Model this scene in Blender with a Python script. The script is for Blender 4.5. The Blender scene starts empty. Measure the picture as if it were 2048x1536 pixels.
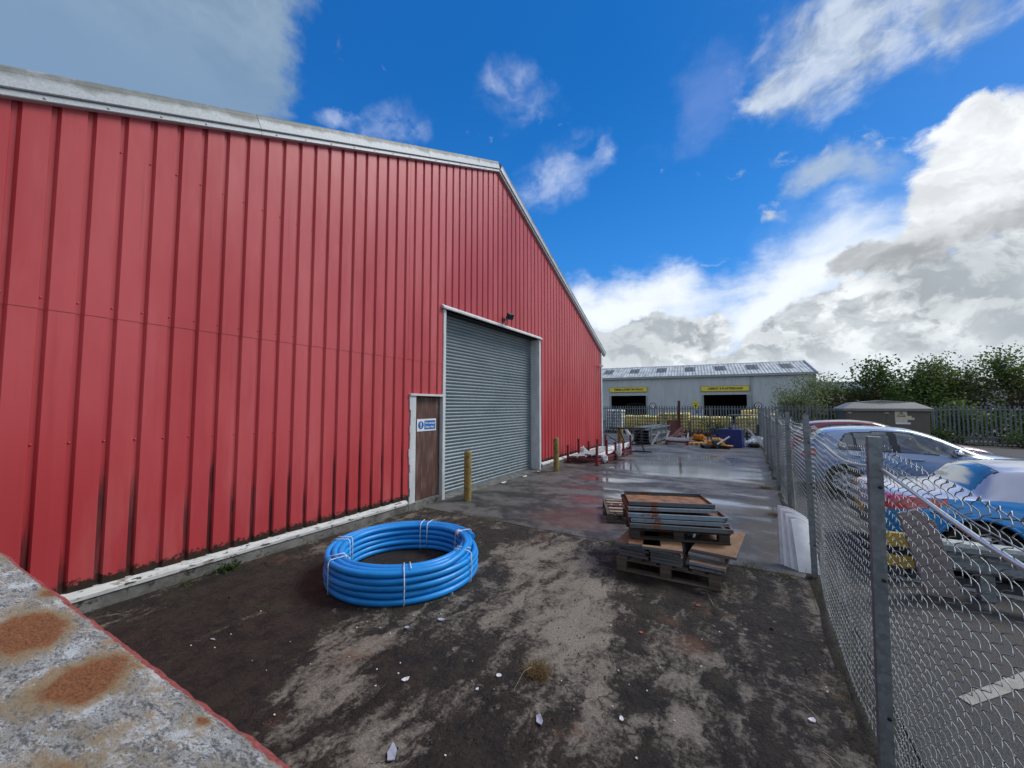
import bpy, bmesh, math, random
from mathutils import Vector, Matrix, Euler, noise as mnoise
rnd = random.Random(7)
sc = bpy.context.scene
COL = sc.collection
R = math.radians

# ---------------------------------------------------------------- node helper
class NT:
    def __init__(s, tree):
        s.t = tree; s.N = tree.nodes
    def put(s, sock, v):
        if isinstance(v, bpy.types.NodeSocket):
            s.t.links.new(v, sock)
        else:
            if hasattr(sock, 'default_value'):
                dv = sock.default_value
                if hasattr(dv, '__len__') and hasattr(v, '__len__'):
                    v = tuple(v)
                    if len(dv) == 4 and len(v) == 3: v = v + (1,)
                sock.default_value = v
    def node(s, ty, ins=None, **props):
        n = s.N.new(ty)
        for k, v in props.items(): setattr(n, k, v)
        for k, v in (ins or {}).items(): s.put(n.inputs[k], v)
        return n
    def m(s, op, a, b=0.0, c=None, clamp=False):
        n = s.node('ShaderNodeMath', {0: a, 1: b}, operation=op, use_clamp=clamp)
        if c is not None: s.put(n.inputs[2], c)
        return n.outputs[0]
    def add(s, a, b): return s.m('ADD', a, b)
    def mul(s, a, b): return s.m('MULTIPLY', a, b)
    def sub(s, a, b): return s.m('SUBTRACT', a, b)
    def vm(s, op, a, b=(0, 0, 0)):
        n = s.node('ShaderNodeVectorMath', {0: a, 1: b}, operation=op)
        return n.outputs['Value'] if op in ('LENGTH', 'DOT_PRODUCT', 'DISTANCE') else n.outputs[0]
    def sep(s, v):
        n = s.node('ShaderNodeSeparateXYZ', {0: v}); return n.outputs[0], n.outputs[1], n.outputs[2]
    def comb(s, x, y, z): return s.node('ShaderNodeCombineXYZ', {0: x, 1: y, 2: z}).outputs[0]
    def noise(s, vec, scale=1.0, detail=4.0, rough=0.55, dist=0.0, col=False):
        n = s.node('ShaderNodeTexNoise', {'Vector': vec, 'Scale': scale, 'Detail': detail, 'Roughness': rough, 'Distortion': dist})
        return n.outputs['Color'] if col else n.outputs['Fac']
    def voro(s, vec, scale, feature='F1', out='Distance', rand=1.0):
        n = s.node('ShaderNodeTexVoronoi', {'Vector': vec, 'Scale': scale, 'Randomness': rand}, feature=feature)
        return n.outputs[out]
    def ss(s, x, lo, hi, a=0.0, b=1.0, kind='SMOOTHSTEP'):
        n = s.node('ShaderNodeMapRange', {0: x, 1: lo, 2: hi, 3: a, 4: b}, interpolation_type=kind)
        return n.outputs[0]
    def mix(s, f, a, b, blend='MIX'):
        n = s.N.new('ShaderNodeMix'); n.data_type = 'RGBA'; n.blend_type = blend
        s.put(n.inputs[0], f); s.put(n.inputs[6], a); s.put(n.inputs[7], b)
        return n.outputs[2]
    def bump(s, h, strength=0.4, dist=0.01, nrm=None):
        n = s.node('ShaderNodeBump', {'Height': h, 'Strength': strength, 'Distance': dist})
        if nrm is not None: s.put(n.inputs['Normal'], nrm)
        return n.outputs[0]
    def obj(s): return s.node('ShaderNodeTexCoord').outputs['Object']
    def rand(s): return s.node('ShaderNodeObjectInfo').outputs['Random']
    def stretch(s, v, k): return s.vm('MULTIPLY', v, k)
    def blob(s, pos, x, y, rx, ry, amp):
        """smooth bump of height amp around the place (x, y) of the ground"""
        d = s.vm('LENGTH', s.vm('MULTIPLY', s.vm('SUBTRACT', pos, (x, y, 0)), (1 / rx, 1 / ry, 0)))
        return s.ss(d, 1.0, 0.0, 0.0, amp)

MATS = {}
def mat(name, fn):
    m = bpy.data.materials.new(name); m.use_nodes = True
    t = m.node_tree; t.nodes.clear()
    q = NT(t); out = q.node('ShaderNodeOutputMaterial')
    sh = fn(q)
    q.t.links.new(sh, out.inputs[0]); MATS[name] = m
    return m
def pbsdf(q, color, rough=0.6, metal=0.0, nrm=None, spec=0.5, coat=0.0, **kw):
    n = q.N.new('ShaderNodeBsdfPrincipled')
    q.put(n.inputs['Base Color'], color); q.put(n.inputs['Roughness'], rough); q.put(n.inputs['Metallic'], metal)
    q.put(n.inputs['Specular IOR Level'], spec); q.put(n.inputs['Coat Weight'], coat)
    if coat: q.put(n.inputs['Coat Roughness'], kw.get('coat_rough', 0.04))
    if nrm is not None: q.put(n.inputs['Normal'], nrm)
    return n.outputs[0]
def simple(name, color, rough=0.6, metal=0.0, var=0.25, scale=8.0, bump=0.0, spec=0.5, coat=0.0):
    def fn(q):
        p = q.obj(); v = q.noise(p, scale, 6, 0.6)
        lo = tuple(c * (1 - var) for c in color); hi = tuple(min(1, c * (1 + var)) for c in color)
        c = q.mix(q.ss(v, .3, .7), lo, hi)
        c = q.mix(0.12, c, q.mix(q.rand(), lo, hi))
        nr = q.bump(q.noise(p, scale * 5, 5), bump, 0.01) if bump else None
        return pbsdf(q, c, q.ss(v, .2, .8, rough * .85, min(1, rough * 1.15)), metal, nr, spec, coat)
    return mat(name, fn)

# ---------------------------------------------------------------- mesh helper
WORLD = {}
class MB:
    def __init__(s): s.v = []; s.f = []; s.mi = []; s.sm = []
    def face(s, idx, mi=0, smooth=False): s.f.append(idx); s.mi.append(mi); s.sm.append(smooth)
    def box(s, c, size, rot=None, mi=0):
        """box of the given size centred at c, rot an Euler tuple or matrix"""
        hx, hy, hz = size[0] / 2, size[1] / 2, size[2] / 2
        M = rot if isinstance(rot, Matrix) else Euler(rot or (0, 0, 0)).to_matrix()
        b = len(s.v); c = Vector(c)
        for x in (-hx, hx):
            for y in (-hy, hy):
                for z in (-hz, hz): s.v.append(c + M @ Vector((x, y, z)))
        for q in ((0, 1, 3, 2), (4, 6, 7, 5), (0, 4, 5, 1), (2, 3, 7, 6), (0, 2, 6, 4), (1, 5, 7, 3)):
            s.face([b + i for i in q], mi)
        return s
    def bx(s, a, b_, mi=0):
        return s.box([(a[i] + b_[i]) / 2 for i in range(3)], [abs(b_[i] - a[i]) for i in range(3)], None, mi)
    def bar(s, p, q, w, h, mi=0, up=(0, 0, 1)):
        """rectangular bar from p to q"""
        p, q = Vector(p), Vector(q); d = q - p; L = d.length; d.normalize()
        u = Vector(up)
        if abs(d.dot(u)) > .98: u = Vector((1, 0, 0))
        sx = d.cross(u).normalized(); uz = sx.cross(d)
        M = Matrix((sx, d, uz)).transposed()
        return s.box((p + q) / 2, (w, L, h), M, mi)
    def tube(s, pts, r, n=8, mi=0, closed=False, cap=True, smooth=True):
        pts = [Vector(p) for p in pts]; N = len(pts); b = len(s.v)
        rr = r if hasattr(r, '__len__') else [r] * N
        prev = None
        for i, p in enumerate(pts):
            if closed: d = pts[(i + 1) % N] - pts[i - 1]
            else: d = pts[min(i + 1, N - 1)] - pts[max(i - 1, 0)]
            if d.length < 1e-9: d = Vector((0, 0, 1))
            d.normalize()
            if prev is None:
                u = Vector((0, 0, 1)) if abs(d.z) < .9 else Vector((1, 0, 0))
                a = d.cross(u).normalized()
            else:
                a = (prev - d * prev.dot(d))
                a = a.normalized() if a.length > 1e-6 else d.orthogonal().normalized()
            prev = a; c = d.cross(a)
            for k in range(n):
                t = 2 * math.pi * k / n
                s.v.append(p + (a * math.cos(t) + c * math.sin(t)) * rr[i])
        M = N if closed else N - 1
        for i in range(M):
            j = (i + 1) % N
            for k in range(n):
                l = (k + 1) % n
                s.face([b + i * n + k, b + i * n + l, b + j * n + l, b + j * n + k], mi, smooth)
        if cap and not closed:
            s.face([b + k for k in range(n)][::-1], mi); s.face([b + (N - 1) * n + k for k in range(n)], mi)
        return s
    def prism(s, poly, axis, a, b_, mi=0, at=(0, 0, 0)):
        """extrude a 2-D polygon along axis ('x','y','z') from a to b_"""
        n = len(poly); b = len(s.v)
        for t in (a, b_):
            for (p, q) in poly:
                v = {'x': (t, p, q), 'y': (p, t, q), 'z': (p, q, t)}[axis]
                s.v.append(Vector(v) + Vector(at))
        for i in range(n):
            j = (i + 1) % n
            s.face([b + i, b + j, b + n + j, b + n + i], mi)
        s.face([b + i for i in range(n)][::-1], mi); s.face([b + n + i for i in range(n)], mi)
        return s
    def lathe(s, prof, c=(0, 0, 0), axis='z', n=24, mi=0, smooth=True):
        """revolve (radius, height) pairs round an axis through c"""
        b = len(s.v); m = len(prof); c = Vector(c)
        for k in range(n):
            t = 2 * math.pi * k / n; cs, sn = math.cos(t), math.sin(t)
            for r_, h in prof:
                v = {'z': (r_ * cs, r_ * sn, h), 'y': (r_ * cs, h, r_ * sn), 'x': (h, r_ * cs, r_ * sn)}[axis]
                s.v.append(c + Vector(v))
        for k in range(n):
            l = (k + 1) % n
            for i in range(m - 1):
                s.face([b + k * m + i, b + l * m + i, b + l * m + i + 1, b + k * m + i + 1], mi, smooth)
        return s
    def grid(s, fn, nu, nv, mi=0, smooth=True, closed_u=False):
        b = len(s.v)
        for i in range(nu):
            for j in range(nv): s.v.append(Vector(fn(i, j)))
        for i in range(nu if closed_u else nu - 1):
            i2 = (i + 1) % nu
            for j in range(nv - 1):
                s.face([b + i * nv + j, b + i2 * nv + j, b + i2 * nv + j + 1, b + i * nv + j + 1], mi, smooth)
        return s
    def build(s, name, mats, parent=None, bevel=0.0, world=True, recalc=False):
        """link the collected shapes as ONE mesh object; world=True: given in world space even under a parent"""
        mats = mats if isinstance(mats, (list, tuple)) else [mats]
        vs = s.v
        if parent is not None and world:
            inv = WORLD.get(parent.name, Matrix()).inverted()
            vs = [inv @ Vector(v) for v in vs]
        me = bpy.data.meshes.new(name)
        me.from_pydata([tuple(v) for v in vs], [], s.f)
        for m_ in mats: me.materials.append(MATS[m_])
        me.polygons.foreach_set('material_index', s.mi)
        me.polygons.foreach_set('use_smooth', s.sm)
        if bevel or recalc:
            bm = bmesh.new(); bm.from_mesh(me)
            bmesh.ops.recalc_face_normals(bm, faces=bm.faces)
            if bevel:
                es = [e for e in bm.edges if len(e.link_faces) == 2 and e.calc_face_angle(0) > .6]
                bmesh.ops.bevel(bm, geom=es, offset=bevel, segments=1, affect='EDGES', clamp_overlap=True)
            bm.to_mesh(me); bm.free()
        me.update()
        o = bpy.data.objects.new(name, me); COL.objects.link(o)
        if parent is not None:
            o.parent = parent; WORLD[o.name] = WORLD.get(parent.name, Matrix())
        return o
def tag(o, label=None, cat=None, group=None, kind=None):
    if label: o['label'] = label
    if cat: o['category'] = cat
    if group: o['group'] = group
    if kind: o['kind'] = kind
    return o
def thing(name, label, cat, loc=(0, 0, 0), rz=0.0, group=None, rot=None):
    o = bpy.data.objects.new(name, None); COL.objects.link(o)
    o.location = loc; o.rotation_euler = rot or (0, 0, rz); o.empty_display_size = .2
    WORLD[o.name] = Matrix.Translation(Vector(loc)) @ Euler(rot or (0, 0, rz)).to_matrix().to_4x4()
    return tag(o, label, cat, group)
def single(mb, name, label, cat, mats, loc=(0, 0, 0), rz=0.0, group=None, bevel=0.0, rot=None):
    """a thing that is one mesh, modelled round its own origin"""
    o = mb.build(name, mats, None, bevel)
    o.location = loc; o.rotation_euler = rot or (0, 0, rz)
    return tag(o, label, cat, group)
def copy_tree(o, parent=None):
    c = o.copy(); COL.objects.link(c); c.parent = parent
    for ch in [x for x in o.children]: copy_tree(ch, c)
    return c
def text(body, size, mat_, parent, loc, rot, bold=0.0, width=None, depth=0.002, name='lettering'):
    cu = bpy.data.curves.new(name, 'FONT'); cu.body = body; cu.size = size; cu.align_x = 'CENTER'; cu.align_y = 'CENTER'
    cu.extrude = depth; cu.offset = bold; cu.materials.append(MATS[mat_])
    o = bpy.data.objects.new(name, cu); COL.objects.link(o); o.parent = parent
    o.location = loc; o.rotation_euler = rot
    dg = bpy.context.evaluated_depsgraph_get(); me = bpy.data.meshes.new_from_object(o.evaluated_get(dg)); bpy.data.objects.remove(o)
    xs_ = [v.co.x for v in me.vertices]; k = width / max(1e-6, max(xs_) - min(xs_)) if width else 1
    for v in me.vertices: v.co.x *= k
    me.materials.clear(); me.materials.append(MATS[mat_])
    o = bpy.data.objects.new(name, me); COL.objects.link(o); o.parent = parent; o.location = loc; o.rotation_euler = rot
    return o
ORD = ['first', 'second', 'third', 'fourth', 'fifth', 'sixth', 'seventh', 'eighth', 'ninth', 'tenth', 'eleventh', 'twelfth']

# ---------------------------------------------------------------- camera
EYE = 1.85; PHI = math.atan(466 / 769); PITCH = math.atan(44 / 769)
cam = bpy.data.cameras.new('camera'); cam.sensor_width = 36.0; cam.lens = 36 * 769 / 2048
cam.clip_start = 0.05; cam.clip_end = 3000
co = bpy.data.objects.new('camera', cam); COL.objects.link(co)
co.location = (0, 0, EYE); co.rotation_euler = (math.pi / 2 + PITCH, 0, PHI); sc.camera = co

# ---------------------------------------------------------------- world: Nishita sky with clouds
SUN_EL, SUN_AZ = R(46), R(44)          # azimuth measured from +Y towards +X
w = bpy.data.worlds.new('World'); sc.world = w; w.use_nodes = True
w.node_tree.nodes.clear(); q = NT(w.node_tree)
sky = q.node('ShaderNodeTexSky', sky_type='NISHITA', sun_disc=False, sun_elevation=SUN_EL, sun_rotation=SUN_AZ,
             altitude=50, air_density=1.0, dust_density=0.25, ozone_density=3.0)
d = q.node('ShaderNodeTexCoord').outputs['Generated']
dx, dy, dz = q.sep(d)
hs = q.node('ShaderNodeHueSaturation', {'Hue': 0.498, 'Saturation': 1.46, 'Value': 1.25, 'Color': sky.outputs[0]})
# domain-warped turbulence on the direction
warp = q.noise(d, 5.0, 4, .6, 0, True)
dw = q.vm('ADD', d, q.vm('MULTIPLY', q.vm('SUBTRACT', warp, (.5, .5, .5)), (.16, .16, .10)))
dws = q.vm('MULTIPLY', dw, (1, 1, 1.5))
nA = q.noise(dws, 5.5, 9, .60)
nB = q.noise(q.vm('ADD', dws, (3.1, 1.7, 9.2)), 11.0, 9, .58)
nL = q.noise(q.vm('ADD', dws, (.025, .018, .055)), 5.5, 7, .60)      # the same field a step towards the sun
lit = q.ss(q.sub(nA, nL), -.11, .11)
nF = q.noise(q.vm('MULTIPLY', dw, (1, 1, 3.0)), 9.0, 8, .55)
dB = q.vm('ADD', d, q.vm('MULTIPLY', q.vm('SUBTRACT', q.noise(d, 3.2, 3, .5, 0, True), (.5, .5, .5)), (.20, .20, .16)))
dB = q.vm('ADD', dB, q.vm('MULTIPLY', q.vm('SUBTRACT', q.noise(d, 13.0, 6, .6, 0, True), (.5, .5, .5)), (.085, .085, .075)))
def unit(v): return Vector(v).normalized()
def blob(c, along, ra, rb, rc=.9):
    """1 at direction c, 0 on the ellipse of half-axes ra (towards 'along') and rb"""
    c = unit(c); a = (unit(along) - c * c.dot(unit(along))).normalized(); b = c.cross(a)
    e = q.vm('SUBTRACT', dB, tuple(c))
    l = q.comb(q.mul(q.vm('DOT_PRODUCT', e, tuple(a)), 1 / ra), q.mul(q.vm('DOT_PRODUCT', e, tuple(b)), 1 / rb),
               q.mul(q.vm('DOT_PRODUCT', e, tuple(c)), 1 / rc))
    return q.sub(1.0, q.vm('LENGTH', l))
def vmax(*xs):
    r = xs[0]
    for x in xs[1:]: r = q.m('SMOOTH_MAX', r, x, .12)
    return r
def dens(bl, n, amp, lo, hi): return q.ss(q.add(bl, q.mul(q.sub(n, .5), amp)), lo, hi)
SKYB = []
B_tl = [((-0.785, 0.114, 0.609), (-0.628, 0.386, 0.676), 0.321, 0.326)]
B_wis = [((-0.372, 0.655, 0.658), (-0.31, 0.668, 0.676), 0.066, 0.054), ((-0.611, 0.535, 0.583), (-0.558, 0.568, 0.605), 0.066, 0.04), ((-0.361, 0.774, 0.52), (-0.25, 0.792, 0.557), 0.118, 0.055), ((-0.258, 0.783, 0.566), (-0.221, 0.773, 0.595), 0.048, 0.035), ((-0.682, 0.457, 0.571), (-0.663, 0.489, 0.566), 0.038, 0.016)]
B_vio = [((-0.059, 0.807, 0.588), (0.041, 0.764, 0.644), 0.122, 0.079)]
B_tr = [((0.163, 0.791, 0.59), (0.295, 0.763, 0.575), 0.136, 0.089), ((0.07, 0.818, 0.57), (0.126, 0.805, 0.58), 0.058, 0.033), ((0.269, 0.772, 0.576), (0.329, 0.752, 0.571), 0.063, 0.06)]
B_sm = [((0.16, 0.882, 0.444), (0.218, 0.879, 0.423), 0.062, 0.038)]
B_cu = [((0.333, 0.873, 0.356), (0.41, 0.81, 0.42), 0.118, 0.134), ((0.303, 0.849, 0.433), (0.339, 0.824, 0.454), 0.049, 0.06), ((0.293, 0.905, 0.309), (0.371, 0.872, 0.32), 0.085, 0.051)]
B_wh = [((0.069, 0.97, 0.232), (0.241, 0.911, 0.333), 0.208, 0.079), ((-0.256, 0.934, 0.248), (-0.022, 0.969, 0.246), 0.237, 0.062)]
B_lo = [((0.213, 0.967, 0.143), (0.465, 0.869, 0.167), 0.271, 0.113), ((-0.251, 0.956, 0.151), (0.014, 0.984, 0.177), 0.268, 0.069), ((0.352, 0.915, 0.2), (0.463, 0.859, 0.218), 0.126, 0.079), ((0.45, 0.87, 0.16), (0.75, 0.65, 0.16), 0.42, 0.13)]
def group(B): return vmax(*[blob(*b) for b in B])
backdir = q.vm('DOT_PRODUCT', d, (-.517, .856, 0))
col = None
def back(v): return q.node('ShaderNodeRGB') if False else v
# colours are radiances of the cloud itself
c_cur = (0, 0, 0)
f_vio = q.mul(dens(group(B_vio), nA, 3.4, .0, 1.3), .20)
f_wis = q.mul(q.mul(dens(group(B_wis), nA, 2.4, -.25, 1.0), q.ss(nB, .30, .70)), .62)
f_wh = q.mul(dens(group(B_wh), nF, 1.3, -.45, .75), .90)
f_hz = q.mul(dens(group([((0.20, 0.94, 0.26), (0.40, 0.86, 0.36), 0.40, 0.16), ((-0.256, 0.934, 0.20), (-0.022, 0.969, 0.2), 0.30, 0.12)]), nA, 1.0, -.10, 1.0), .75)
f_lo = dens(q.m('SMOOTH_MAX', group(B_lo), q.ss(dz, .15, .03, 0, .9), .1), nB, .62, .08, .22)
f_sm = q.mul(q.mul(dens(group(B_sm), nA, 1.7, -.15, .75), q.ss(nB, .22, .60)), .85)
f_tr = q.mul(q.mul(dens(group(B_tr), nA, 1.9, -.10, .65), q.ss(nB, .12, .52)), .95)
f_cu = dens(group(B_cu + [((0.24, 0.93, 0.27), (0.35, 0.90, 0.27), 0.10, 0.045)]), nB, .75, .04, .30)
f_tl = dens(group(B_tl), nB, .40, .06, .26)
lum = q.mix(nF, (.80, .86, .92), (1.0, 1.0, 1.0))
litb = q.ss(q.sub(nB, q.noise(q.vm('ADD', q.vm('ADD', dws, (3.1, 1.7, 9.2)), (.012, .008, .030)), 11.0, 9, .58)), -.07, .08)
k_lo = q.mix(q.add(q.mul(lit, .5), q.mul(litb, .5)), (.36, .40, .43), (.88, .92, .95))
k_lo = q.mix(q.mul(q.ss(q.noise(dws, 2.6, 5, .55), .42, .60), .8), k_lo, q.mix(litb, (.40, .45, .49), (.52, .57, .60)))
k_lo = q.mix(q.mul(q.ss(dz, .13, .05), .75), k_lo, (.74, .81, .86))
k_cu = q.mix(q.ss(q.add(group([((0.29, 0.86, 0.42), (0.41, 0.81, 0.42), 0.22, 0.085)]), q.mul(q.sub(nB, .5), .8)), -.75, .30), (.38, .40, .42), (.88, .91, .94))
k_cu = q.mix(.38, k_cu, q.mix(q.add(q.mul(lit, .6), q.mul(litb, .4)), (.30, .33, .36), (.92, .95, .98)))
k_tr = q.mix(lit, (.30, .39, .54), (.58, .66, .78))
k_tl = q.mix(q.ss(nA, .3, .7), (.155, .250, .385), (.29, .39, .51))
k_tl = q.mix(q.ss(dz, .72, .50), k_tl, (.19, .30, .46))
def bg(color, strength): return q.node('ShaderNodeBackground', {'Color': color, 'Strength': strength}).outputs[0]
def over(base, f, color, strength=1.0):
    n = q.node('ShaderNodeMixShader'); q.put(n.inputs[0], f)
    q.t.links.new(base, n.inputs[1]); q.t.links.new(bg(color, strength), n.inputs[2]); return n.outputs[0]
s_ = bg(hs.outputs[0], 0.11)
s_ = over(s_, .62, q.mix(q.ss(dz, .22, .72), (.046, .225, .70), (.017, .122, .47)))
# unseen broken cloud added behind the viewer, tuned to light faces turned its way
s_ = over(s_, q.mul(q.ss(backdir, .25, -.15), q.ss(q.noise(dws, 2.2, 6, .6), .34, .56)), q.mix(lit, (.42, .46, .52), (.74, .78, .82)))
s_ = over(s_, f_vio, (.42, .48, .78))
s_ = over(s_, f_wis, (.62, .70, .88))
s_ = over(s_, f_hz, (.55, .68, .84))
s_ = over(s_, f_wh, (.90, .94, .98))
s_ = over(s_, f_sm, (.40, .50, .64))
s_ = over(s_, f_tr, k_tr)
s_ = over(s_, f_cu, k_cu)
s_ = over(s_, f_lo, k_lo)
s_ = over(s_, f_tl, k_tl)
wo = q.node('ShaderNodeOutputWorld'); q.t.links.new(s_, wo.inputs[0])
w.cycles.sampling_method = 'MANUAL'; w.cycles.sample_map_resolution = 512

sl = bpy.data.lights.new('sun', 'SUN'); sl.energy = 2.4; sl.angle = R(22); sl.color = (1.0, .96, .90)
so = bpy.data.objects.new('sun', sl); COL.objects.link(so)
sdir = Vector((math.sin(SUN_AZ) * math.cos(SUN_EL), math.cos(SUN_AZ) * math.cos(SUN_EL), math.sin(SUN_EL)))
so.rotation_euler = sdir.to_track_quat('Z', 'Y').to_euler(); so.location = (10, 10, 30)
vs = sc.view_settings
vs.view_transform = 'Standard'; vs.look = 'None'; vs.gamma = 1.0; vs.exposure = 0.15; vs.use_curve_mapping = False
sc.cycles.max_bounces = 8; sc.cycles.transparent_max_bounces = 24; sc.cycles.diffuse_bounces = 3
sc.cycles.sample_clamp_indirect = 6; sc.cycles.use_denoising = True

# ---------------------------------------------------------------- materials
def m_red(q):
    p = q.obj(); x, y, z = q.sep(p)
    n1 = q.noise(q.stretch(p, (1, .55, .22)), 1.3, 5, .55); n2 = q.noise(q.stretch(p, (1, 9, .5)), 1.6, 5, .6)
    c = q.mix(q.ss(n1, .3, .72), (.435, .040, .046), (.53, .080, .088))
    c = q.mix(q.mul(q.ss(q.add(z, q.mul(q.sub(n1, .5), 1.2)), 2.6, .8), .5), c, (.47, .034, .038))
    c = q.mix(q.mul(q.ss(n2, .52, .75), .35), c, (.34, .022, .030))
    pan = q.node('ShaderNodeTexWhiteNoise', {'W': q.m('FLOOR', q.mul(q.add(y, 20), 1.0))}, noise_dimensions='1D').outputs[0]
    c = q.mix(q.mul(pan, .12), c, (.62, .10, .11))
    # black algae run down the troughs
    tr = q.ss(x, -.010, -.026)
    yn = q.node('ShaderNodeTexWhiteNoise', {'W': q.m('FLOOR', q.mul(q.add(y, 7.3), 1 / .217))}, noise_dimensions='1D').outputs[0]
    top = q.add(.45, q.mul(yn, 1.0))
    run = q.mul(tr, q.mul(q.ss(q.sub(q.add(z, q.mul(q.noise(q.stretch(p, (1, 30, 4)), 1, 4), .5)), top), .28, -.12), .9))
    run = q.mul(run, q.ss(q.noise(q.stretch(p, (1, 22, 1.6)), 1.0, 5, .6), .28, .52))
    c = q.mix(run, c, (.022, .010, .009))
    c = q.mix(q.mul(tr, .12), c, (.20, .018, .024))
    fade = q.noise(q.vm('ADD', q.stretch(p, (1, .9, .16)), (4, 0, 0)), 2.2, 6, .62)
    c = q.mix(q.mul(q.ss(fade, .48, .72), .30), c, (.66, .19, .18))
    runs = q.mul(q.ss(q.noise(q.stretch(p, (1, 26, .35)), 1.0, 4, .6), .60, .72), q.ss(q.noise(p, .8, 3), .42, .6))
    c = q.mix(q.mul(runs, .30), c, (.22, .04, .035))
    # moss and dirt along the foot
    ft = q.add(q.mul(q.sub(z, .225), -6.5), q.mul(q.noise(p, 22, 7, .7), 1.9))
    c = q.mix(q.ss(ft, .52, .78), c, q.mix(q.noise(p, 60, 4), (.010, .007, .006), (.045, .032, .016)))
    c = q.mix(q.mul(q.ss(z, .75, .2), q.mul(q.ss(q.noise(q.stretch(p, (1, 3, 1)), 3, 6, .65), .45, .7), .30)), c, (.13, .03, .028))
    # scuffs
    sc_ = q.mul(q.ss(q.noise(p, 9, 8, .7), .70, .78), q.ss(z, 2.6, .6))
    c = q.mix(q.mul(sc_, .35), c, (.70, .35, .34))
    nr = q.bump(q.noise(q.stretch(p, (1, 1.4, .5)), 1.1, 3), .35, .035)
    nr = q.bump(q.noise(p, 220, 2), .05, .002, nr)
    return pbsdf(q, c, q.ss(n1, .2, .8, .36, .50), 0, nr, .5)
mat('red_cladding', m_red)
def m_trim(q):
    p = q.obj(); n1 = q.noise(q.stretch(p, (1, 1, .35)), 5, 7, .65); n2 = q.noise(p, 28, 5, .7)
    c = q.mix(q.ss(n1, .35, .7), (.50, .54, .55), (.66, .69, .69))
    c = q.mix(q.mul(q.ss(n2, .56, .74), .6), c, (.19, .18, .16))
    return pbsdf(q, c, .5, 0, q.bump(n1, .12, .01))
mat('white_trim', m_trim)
def m_sill(q):
    p = q.obj(); n1 = q.noise(q.stretch(p, (1, .25, 1)), 12, 8, .7); n2 = q.noise(q.stretch(p, (1, .22, 1)), 34, 7, .72)
    c = q.mix(q.ss(n1, .3, .6), (.42, .43, .41), (.60, .61, .58))
    c = q.mix(q.ss(n1, .56, .66), c, (.20, .18, .14))
    c = q.mix(q.ss(n2, .56, .62), c, (.030, .024, .016))
    return pbsdf(q, c, .7, 0, q.bump(n2, .5, .006))
mat('dirty_white_sill', m_sill)
def m_verge(q):
    p = q.obj(); x, y, z = q.sep(p)
    n1 = q.noise(q.stretch(p, (2.2, 1, .8)), 2.0, 7, .65); n2 = q.noise(q.stretch(p, (14, 1, 1.5)), 1.5, 6, .65)
    up = q.ss(z, .03, .20)
    d_ = q.ss(q.add(q.mul(up, .75), q.mul(q.sub(q.add(n1, n2), 1.0), 1.5)), .38, .85)
    c = q.mix(q.ss(q.noise(p, 70, 3), .3, .7), (.42, .46, .475), (.54, .58, .595))
    c = q.mix(q.mul(d_, .85), c, q.mix(n2, (.10, .105, .085), (.20, .205, .18)))
    return pbsdf(q, c, .5, .15, None, .5)
mat('weathered_verge', m_verge)
def m_shut(q):
    p = q.obj(); x, y, z = q.sep(p)
    n1 = q.noise(q.stretch(p, (1, .5, 1.5)), 1.6, 6, .6); n2 = q.noise(q.stretch(p, (1, 7, .3)), 2, 6, .6)
    c = q.mix(q.ss(n1, .3, .7), (.165, .215, .235), (.22, .27, .29))
    c = q.mix(q.mul(q.ss(n2, .55, .78), .4), c, (.15, .165, .165))
    c = q.mix(q.mul(q.ss(z, .5, .05), q.mul(q.ss(q.noise(p, 7, 6), .4, .65), .5)), c, (.12, .115, .10))
    return pbsdf(q, c, .38, .25, None, .5)
mat('shutter_steel', m_shut)
def m_door(q):
    p = q.obj(); n = q.noise(q.stretch(p, (1, 26, 1.2)), 1.4, 7, .65); n2 = q.noise(q.stretch(p, (1, 5, 1)), 2.0, 6, .65)
    c = q.mix(q.ss(n, .3, .7), (.060, .026, .018), (.125, .058, .042))
    c = q.mix(q.mul(q.ss(q.add(n2, q.mul(n, .5)), .72, .98), .55), c, (.25, .19, .16))
    return pbsdf(q, c, .6, 0, q.bump(n, .3, .004))
mat('door_timber', m_door)
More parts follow.
